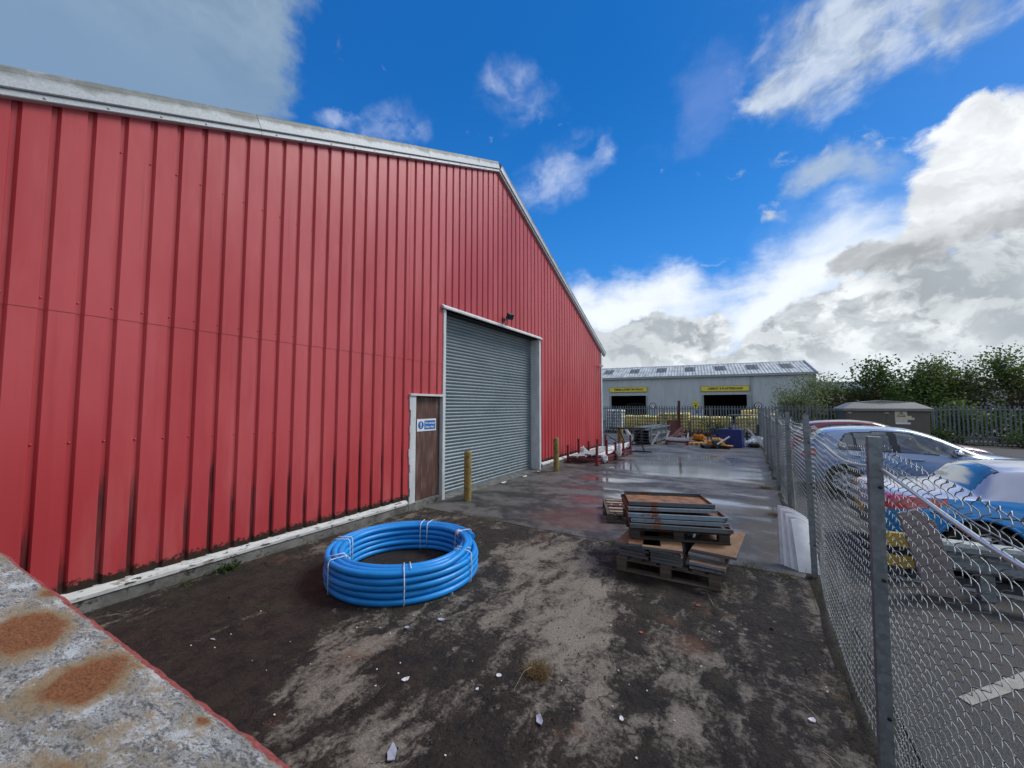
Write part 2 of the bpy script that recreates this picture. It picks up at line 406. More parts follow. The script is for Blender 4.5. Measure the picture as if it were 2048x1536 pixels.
def m_near(q):
    p = q.obj(); s1 = q.stretch(p, (1.25, .62, 1))
    wv = q.vm('ADD', s1, q.vm('MULTIPLY', q.vm('SUBTRACT', q.noise(p, 2.4, 4, .6, 0, True), (.5, .5, .5)), (.5, .5, 0)))
    n1 = q.noise(wv, 1.15, 8, .62); n2 = q.noise(wv, 5.2, 8, .68); n3 = q.noise(p, 95, 3, .7); n4 = q.noise(p, 27, 6, .7)
    b = None
    for v in ((-3.95, 2.1, 1.6, 2.6, .36), (-3.3, 3.2, 1.5, 1.4, .24), (-2.9, 1.2, .8, .8, .30), (-2.45, 1.62, .42, .75, -.30), (-1.45, 3.2, 1.25, 1.7, -.26),
              (-2.3, 4.4, 1.2, .75, -.26), (.25, 3.6, .5, 1.6, .10), (-.45, 2.0, 1.0, .55, .18), (-1.95, 2.1, .5, .45, .17), (-.78, 4.35, .95, .5, .24),
              (-.86, 3.28, .17, .13, .42), (-.76, 3.09, .13, .08, .45), (-.2, 3.0, .17, .14, .4), (-.62, 2.62, .36, .25, .26), (-.2, 4.0, .6, .45, .12),
              (-3.8, 4.6, .8, .6, .24), (-.35, 2.6, .3, .5, -.14), (-1.5, 2.55, .5, .5, -.05), (-1.25, 1.75, .6, .4, .20)):
        g = q.blob(p, *v); b = g if b is None else q.add(b, g)
    k = q.add(q.add(q.mul(q.sub(n1, .5), 1.7), q.mul(q.sub(n2, .5), 1.45)), q.add(q.add(b, .075), q.mul(q.sub(n4, .5), .80)))
    c = q.mix(q.ss(q.add(q.mul(n3, .6), q.mul(q.noise(p, 46, 4, .7), .4)), .32, .68), (.112, .098, .078), (.30, .266, .216))
    c = q.mix(q.mul(q.ss(n4, .50, .70), .5), c, (.35, .312, .258))
    c = q.mix(q.ss(k, -.30, .08), c, q.mix(n2, (.060, .052, .042), (.115, .100, .080)))
    c = q.mix(q.ss(q.add(k, q.mul(q.sub(n3, .5), .25)), -.02, .13), c, q.mix(q.ss(q.add(q.mul(q.noise(p, 6, 7, .7), .6), q.mul(n4, .4)), .38, .60), (.0070, .0066, .0064), (.042, .031, .021)))
    rs = q.mul(q.ss(q.noise(p, 1.7, 6, .6), .57, .68), q.ss(q.noise(p, 8, 6, .65), .42, .62))
    c = q.mix(q.mul(rs, .55), c, (.155, .082, .045))
    pit = q.mul(q.ss(q.voro(p, 9), .16, .06), q.ss(q.noise(p, 3, 4), .52, .62))
    c = q.mix(q.mul(pit, .8), c, (.012, .011, .010))
    gr = q.mul(q.ss(k, .06, .28), q.ss(q.noise(p, 2.2, 5, .6), .55, .66))
    c = q.mix(q.mul(gr, .4), c, (.040, .045, .018))
    cl = q.ss(q.add(k, q.mul(q.sub(q.noise(p, 4.2, 5, .65), .5), .9)), -.22, .18)
    sp = q.m('MAXIMUM', q.ss(q.voro(p, 75), .30, .18), q.ss(q.voro(q.vm('ADD', p, (5, 3, 0)), 32), .22, .12))
    c = q.mix(q.mul(q.mul(sp, cl), .75), c, (.0075, .0070, .0065))
    lf = q.mul(q.ss(q.voro(q.vm('ADD', p, (1, 9, 0)), 13), .30, .16), q.add(q.blob(p, -.02, 3.75, .55, .9, .9), q.mul(q.ss(q.noise(p, 1.4, 3), .58, .68), .5)))
    c = q.mix(q.mul(lf, q.ss(n2, .40, .58)), c, (.30, .29, .265))
    ob = q.add(q.blob(p, -.42, 3.36, .22, .20, .8), q.blob(p, -.62, 3.62, .16, .10, .6))
    c = q.mix(q.mul(ob, q.ss(n2, .35, .6)), c, (.20, .105, .055))
    ck = q.voro(q.vm('ADD', p, q.vm('MULTIPLY', q.vm('SUBTRACT', q.noise(p, 3.5, 6, .65, 0, True), (.5, .5, .5)), (.5, .5, 0))), .62, 'DISTANCE_TO_EDGE')
    crack = q.mul(q.ss(ck, .006, .002), q.ss(q.noise(p, 1.1, 3), .46, .56))
    c = q.mix(q.mul(crack, .8), c, (.012, .010, .009))
    h = q.add(q.mul(n4, .8), q.add(q.mul(n3, .35), q.mul(q.ss(k, -.1, .4), q.mul(q.noise(p, 40, 7, .78), 2.0))))
    return pbsdf(q, c, q.ss(k, -.2, .35, .92, .66), 0, q.bump(h, .9, .012), .35)
mat('stained_concrete', m_near)
def m_far(q):
    p = q.obj(); s1 = q.stretch(p, (.85, 1.15, 1))
    n1 = q.noise(s1, .9, 8, .62); n2 = q.noise(p, 4.5, 8, .68); n3 = q.noise(p, 70, 3, .7); n4 = q.noise(p, 20, 6, .7)
    c = q.mix(q.ss(n3, .25, .75), (.090, .087, .082), (.155, .150, .142))
    c = q.mix(q.ss(q.add(n1, q.mul(q.sub(n2, .5), .7)), .38, .62), c, (.036, .034, .033))
    c = q.mix(q.mul(q.ss(q.add(q.blob(p, -2.5, 6.0, 1.3, .9, 1), q.mul(q.sub(n2, .5), 1.0)), .2, .8), .6), c, (.12, .058, .045))
    gv = q.add(q.blob(p, .2, 7.5, .9, 6, .5), q.blob(p, .2, 11.3, 1.3, 1.1, .6))
    c = q.mix(q.ss(q.add(q.mul(n2, .9), gv), .66, 1.0), c, q.mix(n4, (.045, .038, .025), (.13, .105, .07)))
    c = q.mix(q.mul(q.ss(n4, .58, .72), .35), c, (.26, .25, .24))
    # standing water
    pw = q.noise(q.vm('ADD', q.stretch(p, (.45, 1.35, 1)), q.vm('MULTIPLY', q.noise(p, 3, 3, .6, 0, True), (.15, .15, 0))), 1.35, 4, .5)
    pl = q.add(q.blob(p, -1.7, 12.6, 3.6, 3.0, 1.0), q.add(q.blob(p, -3.0, 9.7, 1.2, .5, .80), q.add(q.blob(p, -1.5, 8.0, 3.0, 2.6, .44), q.blob(p, -1.5, 15.5, 3.5, 1.8, .5))))
    wet = q.ss(q.add(pl, q.mul(q.sub(pw, .5), 1.9)), .12, .62)
    pud = q.ss(q.add(pl, q.mul(q.sub(pw, .5), 1.9)), .55, .80)
    c = q.mix(q.mul(wet, .55), c, (.028, .027, .027))
    r = q.add(q.mul(q.ss(wet, 0, 1, .58, .25), q.sub(1.0, pud)), q.mul(pud, .13))
    h = q.add(q.mul(n4, .8), q.mul(n3, .35))
    bn = q.node('ShaderNodeBump', {'Height': h, 'Strength': q.add(.10, q.mul(q.sub(1.0, pud), .5)), 'Distance': .008}).outputs[0]
    return pbsdf(q, c, r, 0, bn, .35, wet, coat_rough=.085)
mat('wet_concrete', m_far)
def m_asph(q):
    p = q.obj(); n1 = q.noise(p, .8, 7, .6); n3 = q.noise(p, 130, 3, .7); vo = q.voro(p, 90)
    c = q.mix(q.ss(n3, .3, .7), (.028, .027, .026), (.075, .072, .068))
    c = q.mix(q.ss(n1, .45, .65), c, (.062, .052, .042))
    c = q.mix(q.mul(q.ss(q.noise(p, 24, 5, .7), .66, .74), .6), c, (.17, .16, .14))
    return pbsdf(q, c, .78, 0, q.bump(vo, .7, .006), .4)
mat('asphalt', m_asph)
simple('dirt', (.075, .062, .042), .95, 0, .45, 3, .6)
simple('black_soil', (.020, .017, .013), .95, 0, .4, 14, .8)
def m_rp(q):
    p = q.obj(); n1 = q.noise(p, 7, 7, .68); n3 = q.noise(p, 110, 3, .7)
    c = q.mix(q.ss(n1, .35, .65), (.27, .255, .22), (.40, .385, .34))
    c = q.mix(q.ss(q.add(n3, q.mul(q.sub(n1, .5), .8)), .56, .70), c, (.07, .067, .06))
    return pbsdf(q, c, .8, 0, q.bump(n3, .4, .004))
mat('road_paint', m_rp)
def m_conc(q):
    p = q.obj(); n1 = q.noise(p, 4, 8, .65); n2 = q.noise(p, 40, 5, .7)
    c = q.mix(q.ss(n1, .3, .7), (.085, .082, .072), (.22, .215, .20))
    c = q.mix(q.ss(q.noise(p, 9, 7, .7), .52, .66), c, (.03, .03, .022))
    return pbsdf(q, c, .9, 0, q.bump(n2, .6, .008))
mat('plinth_concrete', m_conc)
def m_lid(q):
    p = q.obj(); x, y, z = q.sep(p); st = q.stretch(p, (1.0, 2.0, 1.0))
    n1 = q.noise(st, 13, 9, .68, .3); n2 = q.noise(st, 42, 9, .72, .4); n3 = q.noise(st, 120, 6, .75)
    c = q.mix(q.ss(q.add(n2, q.mul(q.sub(n3, .5), .7)), .36, .60), (.115, .113, .104), (.42, .42, .395))
    c = q.mix(q.mul(q.ss(q.add(n1, q.mul(q.sub(n3, .5), .5)), .50, .60), .8), c, (.68, .70, .69))
    c = q.mix(q.mul(q.ss(q.add(q.noise(st, 5.0, 8, .7), q.mul(q.sub(n2, .5), .35)), .46, .62), .75), c, q.mix(n3, (.17, .13, .07), (.36, .29, .18)))
    c = q.mix(q.ss(q.add(n3, q.mul(q.sub(n2, .5), .9)), .60, .72), c, (.035, .038, .036))
    rb = None
    for v in RUST:
        g = q.blob(p, *v); rb = g if rb is None else q.m('MAXIMUM', rb, g)
    ru = q.add(rb, q.add(q.mul(q.sub(q.noise(p, 9, 5, .6), .5), 1.3), q.add(q.mul(q.sub(n1, .5), 1.0), q.mul(q.sub(n2, .5), .8))))
    rc = q.mix(q.ss(q.add(n3, q.mul(n2, .4)), .5, .9), (.115, .034, .016), (.34, .125, .040))
    c = q.mix(q.mul(q.ss(ru, -.05, .34), .9), c, q.mix(n2, (.25, .16, .07), (.38, .29, .16)))
    c = q.mix(q.mul(q.ss(ru, .22, .62), .92), c, rc)
    # red paint left on the rounded front rim
    rim = q.add(q.ss(y, -.034, -.006), q.mul(q.sub(q.add(n2, n1), 1.0), .9))
    redc = q.mix(q.ss(n3, .3, .7), (.26, .045, .040), (.42, .125, .11))
    c = q.mix(q.ss(rim, .60, .74), c, redc)
    c = q.mix(q.mul(q.ss(rim, .80, .95), q.ss(n1, .56, .64)), c, (.11, .05, .03))
    h = q.add(q.mul(n2, .9), q.mul(n3, .5))
    return pbsdf(q, c, .85, 0, q.bump(h, 1.0, .006), .3)
RUST = [(-1.24, -.095, .17, .085, 1.0), (-.945, -.075, .125, .085, 1.0), (-1.45, -.02, .10, .03, .5), (-.70, -.16, .16, .05, .45), (-.68, -.03, .025, .012, .6), (-1.2, -.25, .3, .06, .5)]
mat('flaking_paint', m_lid)
def m_blue(q):
    p = q.obj(); n = q.noise(p, 6, 6, .6); n2 = q.noise(q.stretch(p, (1, 1, 3)), 30, 6, .7)
    c = q.mix(q.ss(n, .3, .7), (.002, .235, .66), (.006, .29, .76))
    c = q.mix(q.mul(q.ss(n2, .60, .72), .35), c, (.09, .20, .32))
    c = q.mix(q.mul(q.ss(q.noise(p, 11, 7, .7), .56, .70), .35), c, (.07, .20, .36))
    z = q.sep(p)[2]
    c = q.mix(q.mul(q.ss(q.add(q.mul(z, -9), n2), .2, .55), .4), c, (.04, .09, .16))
    return pbsdf(q, c, q.ss(n2, .3, .7, .34, .48), 0, q.bump(n2, .04, .004), .5)
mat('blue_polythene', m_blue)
simple('strap_white', (.66, .74, .76), .5, 0, .35, 30)
def m_galv(q):
    p = q.obj(); v = q.voro(p, 38, 'F1', 'Color'); n = q.noise(q.stretch(p, (1, 1, .4)), 6, 6, .6)
    g = q.sep(v)[0]
    c = q.mix(g, (.175, .205, .215), (.27, .305, .315))
    c = q.mix(q.mul(q.ss(n, .45, .7), .5), c, (.12, .145, .155))
    return pbsdf(q, c, q.ss(n, .2, .8, .48, .66), .35, q.bump(n, .1, .004), .5)
mat('galvanised', m_galv)
mat('mesh_wire', lambda q: pbsdf(q, q.mix(q.ss(q.noise(q.obj(), 9, 4), .35, .65), (.17, .20, .205), (.31, .355, .355)), .46, .30, None, .5))
def m_rusty(q, paint=(.17, .22, .25), lo=.46, hi=.60):
    p = q.obj(); n1 = q.noise(p, 5.5, 8, .68); n2 = q.noise(p, 38, 6, .72)
    k = q.add(n1, q.add(q.mul(q.sub(n2, .5), .5), q.mul(q.sub(q.rand(), .5), .10)))
    rc = q.mix(q.ss(n2, .3, .7), (.075, .026, .014), (.25, .105, .045))
    c = q.mix(q.ss(k, lo, hi), q.mix(n2, paint, tuple(min(1, a * 1.5) for a in paint)), rc)
    return pbsdf(q, c, q.ss(k, lo, hi, .5, .85), 0, q.bump(n2, .35, .003), .4)
mat('rusty_paint', lambda q: m_rusty(q))
mat('grey_lip', lambda q: m_rusty(q, (.17, .235, .275), .54, .64))
mat('dull_lip', lambda q: m_rusty(q, (.085, .110, .120), .52, .64))
def m_tan(q):
    p = q.obj(); n1 = q.noise(p, 4.0, 7, .62); n2 = q.noise(p, 34, 6, .72)
    c = q.mix(q.ss(n1, .3, .7), (.20, .105, .052), (.33, .205, .12))
    c = q.mix(q.mul(q.ss(n2, .5, .72), .6), c, (.14, .055, .028))
    c = q.mix(q.mul(q.ss(q.noise(p, 7, 5), .58, .7), .5), c, (.26, .25, .23))
    return pbsdf(q, c, .8, 0, q.bump(n2, .3, .003), .4)
mat('rusty_tan', m_tan)
def m_orust(q):
    p = q.obj(); n1 = q.noise(p, 6.0, 7, .65); n2 = q.noise(p, 60, 5, .75)
    c = q.mix(q.ss(n1, .35, .65), (.15, .055, .025), (.30, .15, .075))
    c = q.mix(q.ss(n2, .52, .70), c, (.36, .25, .16))
    c = q.mix(q.mul(q.ss(q.noise(p, 2.6, 5), .55, .68), .6), c, (.16, .045, .035))
    return pbsdf(q, c, .85, 0, q.bump(n2, .4, .003), .35)
mat('orange_rust', m_orust)
def wood(name, a, b, dark=.5):
    def fn(q):
        p = q.obj(); n = q.noise(q.stretch(p, (1.2, 9, 14)), 2.2, 7, .65); n2 = q.noise(p, 5, 6, .65)
        c = q.mix(q.ss(n, .3, .7), a, b); c = q.mix(q.mul(q.ss(n2, .5, .7), dark), c, (.022, .018, .014))
        return pbsdf(q, c, .85, 0, q.bump(n, .35, .003), .3)
    mat(name, fn)
wood('pallet_wood', (.065, .052, .040), (.15, .125, .095))
wood('dark_pallet_wood', (.035, .030, .026), (.085, .074, .062))
wood('pale_wood', (.22, .17, .12), (.40, .33, .25), .3)
wood('plank_wood', (.22, .185, .18), (.34, .295, .29), .1)
wood('orange_wood', (.36, .19, .055), (.55, .33, .12), .2)
def m_boll(q):
    p = q.obj(); n = q.noise(p, 9, 7, .68); n2 = q.noise(p, 45, 5, .7)
    c = q.mix(q.ss(n, .35, .7), (.30, .215, .060), (.19, .135, .045))
    c = q.mix(q.ss(q.add(n, q.mul(q.sub(n2, .5), .6)), .56, .66), c, (.095, .06, .028))
    return pbsdf(q, c, .75, 0, q.bump(n2, .3, .004), .35)
mat('worn_yellow_paint', m_boll)
simple('red_steel', (.145, .018, .024), .55, 0, .35, 9, .2)
simple('brown_red', (.135, .052, .045), .75, 0, .4, 7, .2)
simple('maroon', (.075, .020, .020), .65, 0, .35, 7, .1)
simple('black_steel', (.016, .017, .020), .5, 0, .3, 12, .1)
simple('grey_profile', (.34, .37, .37), .45, 0, .3, 5, .1)
simple('white_plastic', (.86, .87, .87), .42, 0, .10, 6, .1)
simple('grey_white', (.62, .65, .66), .5, 0, .18, 7, .1)
simple('clear_wrap', (.70, .74, .76), .25, 0, .16, 10, .6)
simple('orange_plastic', (.62, .24, .02), .5, 0, .2, 10, .2)
simple('yellow_plastic', (.62, .42, .05), .45, 0, .2, 8, .1)
simple('blue_board', (.012, .030, .16), .55, 0, .3, 5, .1)
simple('dark_plastic', (.020, .022, .024), .5, 0, .3, 10)
simple('dark_teal', (.022, .045, .055), .5, 0, .4, 10, .2)
simple('litter_white', (.70, .71, .70), .6, 0, .15, 20, .2)
simple('litter_grey', (.36, .38, .45), .55, 0, .2, 18, .3)
simple('litter_red', (.35, .09, .05), .6, 0, .3, 20)
simple('fibreglass', (.115, .105, .085), .55, 0, .12, 3, .12)
simple('fibreglass_roof', (.19, .195, .175), .6, 0, .15, 4, .12)
def m_steelpile(q):
    p = q.obj(); n = q.noise(q.stretch(p, (6, .5, 6)), 2, 6, .6)
    c = q.mix(q.ss(n, .35, .65), (.13, .165, .175), (.33, .38, .39))
    return pbsdf(q, q.mix(.3, c, q.mix(q.rand(), (.08, .11, .12), (.40, .45, .46))), .42, .4)
mat('steel_channel', m_steelpile)
def m_gclad(q):
    p = q.obj(); x, y, z = q.sep(p); n = q.noise(q.stretch(p, (2, 1, .25)), 1.3, 5, .6)
    c = q.mix(q.ss(n, .3, .7), (.48, .53, .54), (.56, .61, .615))
    return pbsdf(q, c, .55, 0)
mat('grey_cladding', m_gclad)
simple('gutter_grey', (.30, .34, .34), .55, 0, .1, 3)
def m_groof(q):
    p = q.obj(); x, y, z = q.sep(p); n = q.noise(q.stretch(p, (2.5, .6, 1)), 1.1, 6, .6)
    c = q.mix(q.ss(n, .35, .65), (.30, .33, .33), (.52, .55, .55))
    return pbsdf(q, c, .6, 0)
mat('grey_roof', m_groof)
simple('rooflight', (.085, .078, .068), .5, 0, .4, 4)
simple('dark_interior', (.006, .006, .007), .9, 0, .3, 1)
simple('sign_yellow', (.78, .66, .06), .5, 0, .06, 2)
simple('sign_black', (.012, .012, .012), .5, 0, .1, 2)
simple('sign_white', (.74, .76, .77), .45, 0, .05, 5)
simple('sign_blue', (.010, .135, .42), .45, 0, .08, 5)
simple('sign_red', (.42, .03, .03), .5, 0, .1, 5)
simple('label_cream', (.60, .56, .40), .6, 0, .08, 5)
def m_bags(q, a=(.66, .47, .05), b=(.92, .76, .22)):
    p = q.obj(); n = q.noise(p, 5, 6, .65); n2 = q.noise(q.stretch(p, (2, 2, 1)), 14, 6, .7)
    c = q.mix(q.ss(n, .35, .65), a, b); c = q.mix(q.ss(n2, .52, .64), c, (.80, .76, .52))
    return pbsdf(q, c, .35, 0, q.bump(n2, .5, .02), .5)
mat('yellow_bags', lambda q: m_bags(q))
mat('white_bags', lambda q: m_bags(q, (.42, .48, .54), (.78, .82, .85)))
def carpaint(name, c, metal=0.0, rough=.35):
    def fn(q):
        p = q.obj(); f = q.noise(p, 400, 2); z = q.sep(p)[2]
        dirt = q.mul(q.ss(q.add(q.mul(z, -2.2), q.noise(p, 6, 6, .65)), -.2, .35), .35)
        cc = q.mix(dirt, c, (.10, .095, .085))
        drops = q.bump(q.ss(q.voro(p, 70), .25, .12), .10, .002)
        return pbsdf(q, cc, rough, metal, None, .5, 1.0, coat_rough=.03)
    mat(name, fn)
carpaint('silver_blue_paint', (.27, .38, .57), .25, .32)
carpaint('pale_sky_sheen', (.42, .45, .56), .2, .30)  # pale sky reflection on the blue coupe, put in as colour
mat('steel_tube', lambda q: pbsdf(q, (.62, .65, .66), .28, .7))
carpaint('bright_blue_paint', (.006, .27, .68), .15, .28)
carpaint('dark_red_paint', (.20, .012, .022), .15, .30)
def m_cglass(q):
    g = q.node('ShaderNodeBsdfGlossy', {'Color': (.9, .95, 1, 1), 'Roughness': .02}).outputs[0]
    t = q.node('ShaderNodeBsdfTransparent', {'Color': (.46, .52, .49, 1)}).outputs[0]
    n = q.node('ShaderNodeMixShader'); fr = q.node('ShaderNodeFresnel', {'IOR': 1.5}).outputs[0]
    q.put(n.inputs[0], q.add(q.mul(fr, 1.1), .13)); q.t.links.new(t, n.inputs[1]); q.t.links.new(g, n.inputs[2]); return n.outputs[0]
mat('car_glass', m_cglass)
mat('dark_glass', lambda q: pbsdf(q, (.035, .06, .085), .03, 0, None, .8, 1.0))
mat('tail_light_red', lambda q: pbsdf(q, q.mix(q.ss(q.noise(q.obj(), 30, 3), .4, .6), (.42, .012, .016), (.62, .05, .05)), .12, 0, None, .6, 1.0))
mat('black_trim', lambda q: pbsdf(q, (.012, .013, .015), .28, 0, None, .5, .4))
mat('tyre_rubber', lambda q: pbsdf(q, q.mix(q.noise(q.obj(), 20, 4), (.012, .012, .012), (.035, .034, .032)), .85, 0, None, .3))
mat('alloy', lambda q: pbsdf(q, (.55, .58, .60), .32, .25, None, .6))
mat('chrome', lambda q: pbsdf(q, (.75, .78, .8), .08, 1.0))
mat('seat_fabric', lambda q: pbsdf(q, (.03, .032, .035), .9))
def m_leaf(name, dark, light):
    def fn(q):
        p = q.obj(); g = q.node('ShaderNodeNewGeometry').outputs['Random Per Island']
        n = q.noise(p, .55, 4, .6)
        c = q.mix(q.ss(q.add(q.mul(g, .55), q.mul(n, .6)), .2, .9), dark, light)
        b = pbsdf(q, c, .55, 0, None, .35)
        t = q.node('ShaderNodeBsdfTranslucent', {'Color': c}).outputs[0]
        n_ = q.node('ShaderNodeMixShader', {0: .48}); q.t.links.new(b, n_.inputs[1]); q.t.links.new(t, n_.inputs[2]); return n_.outputs[0]
    mat(name, fn)
m_leaf('leaf_dark', (.026, .054, .012), (.110, .168, .038))
m_leaf('leaf_mid', (.046, .082, .018), (.175, .235, .065))
m_leaf('leaf_pale', (.095, .130, .050), (.27, .32, .145))
m_leaf('leaf_brown', (.030, .034, .012), (.085, .075, .028))
m_leaf('weed_green', (.020, .055, .010), (.060, .125, .022))
m_leaf('dry_grass', (.12, .075, .022), (.30, .215, .09))
m_leaf('moss_grass', (.045, .050, .014), (.13, .13, .045))
simple('bark', (.060, .050, .040), .9, 0, .4, 9, .5)
# ================================================================= SETTING
def sheet(name, x0, x1, y0, y1, z, step, m, amp=0.0, kind='structure'):
    nx = max(2, int((x1 - x0) / step) + 1); ny = max(2, int((y1 - y0) / step) + 1)
    def fn(i, j):
        x = x0 + (x1 - x0) * i / (nx - 1); y = y0 + (y1 - y0) * j / (ny - 1)
        return (x, y, z + (amp * mnoise.noise(Vector((x * 1.3, y * 1.3, 2))) if amp else 0))
    mb = MB(); mb.grid(fn, nx, ny)
    return tag(mb.build(name, m), kind=kind)
def slab(name, x0, x1, y0, y1, m, amp):
    nx = int((x1 - x0) / .12) + 1; ny = int((y1 - y0) / .12) + 1
    def fn(i, j):
        x = x0 + (x1 - x0) * i / (nx - 1); y = y0 + (y1 - y0) * j / (ny - 1)
        e = .010 * mnoise.noise(Vector((x * 4, y0, 7.)))
        if j == 0: y += e
        if j == ny - 1: y += .010 * mnoise.noise(Vector((x * 4, y1, 9.)))
        ed = .012 if j in (0, ny - 1) else 0
        return (x, y, amp * mnoise.noise(Vector((x * .9, y * .9, 4))) - ed)
    mb = MB(); mb.grid(fn, nx, ny)
    mb.bx((x0, y0 + .02, -.16), (x1, y1 - .02, -.03))
    return tag(mb.build(name, m), kind='structure')
sheet('ground', -260, 320, -120, 500, -.20, 60, 'dirt')
tag(MB().bx((-5.6, -6, -.19), (.74, 27, -.045)).build('slab_bed', 'black_soil'), kind='structure')
slab('concrete_yard', -5.12, .52, -3.0, 5.29, 'stained_concrete', .006)
slab('concrete_yard', -5.44, .62, 5.31, 10.41, 'wet_concrete', .004)
slab('concrete_yard', -5.12, .70, 10.435, 16.50, 'wet_concrete', .003)
slab('concrete_yard', -9.5, .70, 16.52, 26.6, 'wet_concrete', .004)
sheet('car_park', .76, 60, -10, 27.9, -.08, 1.5, 'asphalt', .003)
sheet('service_yard', -60, 14, 28.2, 51.2, -.06, 4, 'asphalt', .01)
tag(MB().bx((1.35, 6.00, -.0765), (9, 6.10, -.0735)).build('road_marking', 'road_paint'), kind='structure')
rm = MB(); rm.prism([(1.15, 3.81), (1.19, 3.75), (1.58, 4.17), (3.98, 6.75), (3.86, 6.83), (1.67, 4.41)], 'z', -.0765, -.0735); tag(rm.build('road_marking', 'road_paint'), kind='structure')
for yy in (8.6, 11.2): tag(MB().bx((5.4, yy, -.0765), (9, yy + .1, -.0735)).build('road_marking', 'road_paint'), kind='structure')

# ================================================================= RED WAREHOUSE
WX, YN, YF, YR, ZR, SL = -5.18, -.45, 15.85, 7.82, 7.74, .451
def roofz(y): return ZR - SL * abs(y - YR)
wh = thing('red_warehouse', 'red box-profile steel warehouse gable with grey roller shutter and brown fire door', 'warehouse', (WX, YR, 0))
P = .217; Y0 = .55 - 5 * P - .03
cl = MB()
def strip(xa, ya, xb, yb, z0, z1, off):
    """one vertical facet of the profile between plan points a and b"""
    if z1 - z0 < .02: return
    ta = min(z1, roofz(ya) + .02); tb = min(z1, roofz(yb) + .02)
    b = len(cl.v)
    cl.v += [Vector((WX + xa + off, ya, z0)), Vector((WX + xb + off, yb, z0)), Vector((WX + xb + off, yb, tb)), Vector((WX + xa + off, ya, ta))]
    cl.face([b, b + 1, b + 2, b + 3])
k = 0
while True:
    ys = Y0 + k * P
    if ys > YF: break
    pts = [(0, ys), (0, ys + P - .060), (-.030, ys + P - .053), (-.030, ys + P - .022), (0, ys + P)]
    cols = []
    for (a, b) in zip(pts[:-1], pts[1:]):
        ya, yb = a[1], b[1]
        if yb <= YN or ya >= YF: continue
        ya, yb = max(ya, YN), min(yb, YF)
        if yb - ya < .001: continue
        # split at the openings so that no facet crosses one
        cuts = [ya] + [c for c in (4.99, 5.83, 5.86, 10.14) if ya < c < yb] + [yb]
        for y1, y2 in zip(cuts[:-1], cuts[1:]):
            f = lambda y: a[0] + (b[0] - a[0]) * (y - a[1]) / max(1e-6, b[1] - a[1])
            m_ = (y1 + y2) / 2
            bot = 2.06 if 4.99 < m_ < 5.86 else (3.86 if 5.86 <= m_ < 10.14 else .18)
            if bot < 2.7:
                strip(f(y1), y1, f(y2), y2, bot, 2.70, 0)
                strip(f(y1), y1, f(y2), y2, 2.69, 99, .004)
                b0 = len(cl.v)
                cl.v += [Vector((WX + f(y1), y1, 2.69)), Vector((WX + f(y2), y2, 2.69)), Vector((WX + f(y2) + .004, y2, 2.69)), Vector((WX + f(y1) + .004, y1, 2.69))]
                cl.face([b0, b0 + 1, b0 + 2, b0 + 3])
            else:
                strip(f(y1), y1, f(y2), y2, bot, 99, .004)
    # domed screws in the trough
    ty = ys + P - .041
    if YN < ty < YF:
        for zz in (1.52, 2.79, 4.35, 5.9):
            if zz > roofz(ty) - .3: continue
            if 4.9 < ty < 5.9 and zz < 2.2: continue
            if 5.9 < ty < 10.2 and zz < 3.9: continue
            cl.lathe([(0, .011), (.006, .009), (.010, .004), (.011, 0)], (WX - .028, ty + .004 * math.sin(k), zz), 'x', 7)
    k += 1
cl.build('cladding', 'red_cladding', wh)
# side lap where the shutter bay's sheets begin
lap = MB(); lap.bx((WX + .002, 4.925, 2.70), (WX + .007, 4.985, roofz(4.95) - .05)); lap.build('lap_sheet', 'red_cladding', wh)
# inside skin so that no light comes through the openings
sk = MB(); n_ = len(sk.v)
sk.prism([(YN, .0), (5.0, 0), (5.0, 2.04), (5.86, 2.04), (5.86, 3.8), (10.1, 3.8), (10.1, 0), (YF, 0), (YF, roofz(YF) - .05), (YR, roofz(YR) - .05), (YN, roofz(YN) - .05)], 'x', WX - .055, WX - .045)
sk.bx((WX - 25, YF - .05, 0), (WX - .05, YF - .02, roofz(YF) - .05)); sk.bx((WX - 25, YN + .02, 0), (WX - .05, YN + .05, roofz(YN) - .05))
sk.bx((WX - 1.2, 5.0, 0), (WX - 1.18, 10.3, 4.1))
sk.build('wall', 'red_steel', wh)
# roof: two slopes with a shallow profile
for s_, nm in ((-1, 'n'), (1, 'f')):
    rf = MB(); ye = YN - .25 if s_ < 0 else YF + .30
    def rp(i, j):
        x = WX - 25 + 25.1 * i / 150; y = YR + (ye - YR) * j
        return (x, y, roofz(y) + .15 + (.03 if i % 3 == 0 else 0))
    rf.grid(rp, 151, 2, 0, False); rf.build('roof', 'grey_roof', wh)
# verge flashing: lapped lengths up each rake, a deep face with a narrow lower lip
def verge(y0, y1, gapped=True):
    L = math.hypot(y1 - y0, roofz(y1) - roofz(y0)); ang = math.atan2(roofz(y1) - roofz(y0), y1 - y0)
    t = thing('x', None, None) if False else None
    f = MB(); g = .003
    f.prism([(.0, .045), (.085, .045), (.092, .052), (.095, .195), (.085, .212), (-.30, .225), (-.30, .215), (.0, .205)], 'y', g, L - g)
    f.prism([(.0, -.012), (.060, -.012), (.066, -.006), (.066, .040), (.0, .040)], 'y', g, L - g)
    n = int(L / .42)
    for i in range(n):
        yy = .2 + i * .42
        f.lathe([(0, .009), (.008, .006), (.010, 0)], (.066, yy, .012), 'x', 6)
    o = f.build('verge_flashing', 'weathered_verge', wh, 0, False)
    o.location = (0.004, y0 - YR, roofz(y0)); o.rotation_euler = (ang, 0, 0)
for a, b in ((YN - .25, 2.35), (2.35, 5.35), (5.35, 7.0), (7.0, YR)): verge(a, b)
for a, b in ((YR, 10.8), (10.8, 13.8), (13.8, YF + .30)): verge(a, b)
